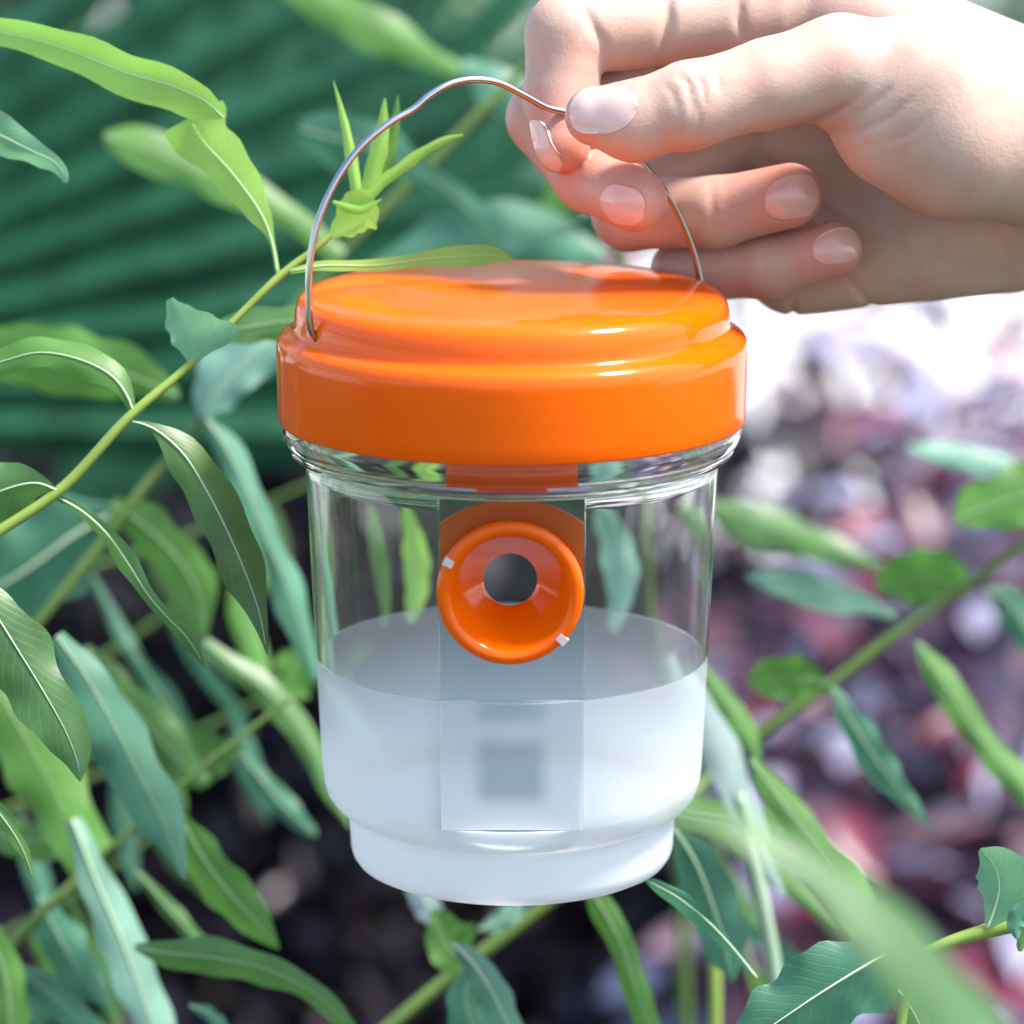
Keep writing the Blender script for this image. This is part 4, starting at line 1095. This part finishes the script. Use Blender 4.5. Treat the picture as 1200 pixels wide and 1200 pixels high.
def build_hand():
    h = 0.8
    lo = np.array([L3(570, 400, 0)[0], L3(600, 420, 60)[1] - 4, -24.0]); hi = np.array([235.0, 155.0, 84.0])
    xs = [np.arange(lo[i], hi[i], h, dtype=np.float32) for i in range(3)]
    nx = len(xs[0]); vol = np.empty((nx, len(xs[1]), len(xs[2])), np.float32)
    YY, ZZ = np.meshgrid(xs[1], xs[2], indexing='ij')
    step = 24
    for i in range(0, nx, step):
        xx = xs[0][i:i + step]
        P = np.empty((len(xx),) + YY.shape + (3,), np.float32)
        P[..., 0] = xx[:, None, None]; P[..., 1] = YY; P[..., 2] = ZZ
        vol[i:i + step] = hand_sdf(P)
    vol[-1] = 1.0
    V, F = surface_nets(vol, lo, h)
    # one smoothing pass along the net, then settle back on the skin
    Pf = V.astype(np.float32)
    e = 0.35
    for _ in range(2):
        d0 = hand_sdf(Pf)
        g = np.stack([hand_sdf(Pf + np.eye(3, dtype=np.float32)[k] * e) - d0 for k in range(3)], 1) / e
        g /= np.maximum(0.3, np.linalg.norm(g, axis=1))[:, None]
        Pf = Pf - g * (np.clip(d0, -0.6, 0.6) * 0.7)[:, None]
    tips = [thumb[0][0], index[3][0], middle[3][0], ring[3][0], pinky[3][0]]
    wt = [0.35, 0.9, 0.8, 0.95, 0.85]
    bl = np.zeros(len(Pf))
    for tp, w_ in zip(tips, wt):
        bl = np.maximum(bl, w_ * np.exp(-(np.linalg.norm(Pf - tp, axis=1) / 12.5) ** 2))
    for f in (ring, pinky, middle):
        for i in (1,):
            dd = cap(Pf, f[1][0], f[2][0], 0, 0)
            bl = np.maximum(bl, 0.42 * np.exp(-(np.maximum(dd, 0) / 11) ** 2))
    W3 = np.array(CAM)[None] + (Pf[:, :1] * np.array(cR) + Pf[:, 1:2] * np.array(cU) + (Pf[:, 2:] + DH * MM) * np.array(cF)) / MM
    o = bpy.data.objects.new('person', None)
    me = bpy.data.meshes.new('person')
    me.vertices.add(len(W3)); me.vertices.foreach_set('co', W3.astype(np.float32).ravel())
    me.loops.add(F.size); me.loops.foreach_set('vertex_index', F.astype(np.int32).ravel())
    me.polygons.add(len(F)); me.polygons.foreach_set('loop_start', np.arange(0, F.size, 4, dtype=np.int32))
    me.polygons.foreach_set('use_smooth', np.ones(len(F), bool))
    me.update(calc_edges=True); me.validate()
    me.materials.append(M['skin'])
    at_ = me.attributes.new('blush', 'FLOAT', 'POINT'); at_.data.foreach_set('value', bl.astype(np.float32))
    o = bpy.data.objects.new('person', me); COL.objects.link(o)
    tag(o, 'bare hand and wrist of a person pinching the wire handle between thumb and forefinger', 'person')
    return o
hand = build_hand()

def to_world(q): return CAM + (cR * float(q[0]) + cU * float(q[1]) + cF * float(q[2] + DH * MM)) / MM
def nail(centre, axis, normal, hw, hl, m, free=0.16):
    """hw, hl half sizes in mm; the plate is laid on the skin along its normal"""
    axis = np.array(axis, float); normal = np.array(normal, float)
    normal /= np.linalg.norm(normal); axis -= normal * (axis @ normal); axis /= np.linalg.norm(axis)
    side = np.cross(axis, normal)
    nu, nv = 16, 26
    pts = []
    for j in range(nv + 1):
        v = -math.cos(math.pi * j / nv)
        # cuticle end round, free end flatter
        wv = (1 - min(1, abs(v)) ** (2.4 if v < 0 else 3.6)) ** 0.5 if abs(v) < 1 else 0.0
        wv = max(wv, 0.02)
        for i in range(nu + 1):
            u = -1 + 2 * i / nu
            pts.append(centre + side * (u * hw * wv) + axis * (v * hl))
    P = np.array(pts); Q = P + normal * 9.0
    for _ in range(40):
        d = hand_sdf(Q.astype(np.float32)); Q = Q - normal * np.clip(d, -1, 2)[:, None] * 0.8
    # rays that slid past the finger: keep them on the plate's own curve
    hgt = (Q - P) @ normal
    med = np.median(hgt)
    U = np.array([-1 + 2 * i / nu for j in range(nv + 1) for i in range(nu + 1)]); Vv = np.array([-math.cos(math.pi * j / nv) for j in range(nv + 1) for i in range(nu + 1)])
    A = np.stack([np.ones_like(U), U, Vv, U * U, Vv * Vv, U * U * Vv], 1)
    ok = np.abs(hgt - med) < 4
    co, *_ = np.linalg.lstsq(A[ok], hgt[ok], rcond=None)
    fit = A @ co
    hgt = np.where(ok, np.maximum(hgt, hgt * 0.5 + fit * 0.5), fit)
    top = P + normal * (hgt + 0.2)[:, None]; bot = P + normal * (hgt - 0.45)[:, None]
    V = [to_world(q) for q in top] + [to_world(q) for q in bot]
    F = []; c = nu + 1; n_ = len(top)
    for j in range(nv):
        for i in range(nu):
            a = j * c + i; F.append((a, a + 1, a + c + 1, a + c)); F.append((n_ + a, n_ + a + c, n_ + a + c + 1, n_ + a + 1))
    for j in range(nv):
        for i in (0, nu):
            a = j * c + i; F.append((a, a + c, n_ + a + c, n_ + a))
    for i in range(nu):
        for j in (0, nv):
            a = j * c + i; F.append((a, n_ + a, n_ + a + 1, a + 1))
    o = mesh('fingernail', V, F, M[m], hand)
    return o
nail(L3(707, 127, -12), (-1, 0.18, 0.05), (-0.05, 0.35, -1), 5.6, 7.8, 'nail_pale')
nail(L3(628, 172, 9), (0.05, -1, -0.25), (-1, -0.1, -0.25), 5.2, 6.4, 'nail_pale')
nail(L3(729, 240, 2), (0.55, -0.35, -0.75), (-0.65, -0.25, -0.75), 4.8, 5.6, 'nail')
nail(L3(930, 231, 20), (1, 0.2, -0.2), (0.25, 0.15, -1), 5.0, 6.6, 'nail')
nail(L3(983, 288, 26), (1, 0.28, -0.2), (0.2, 0.12, -1), 4.2, 6.0, 'nail')
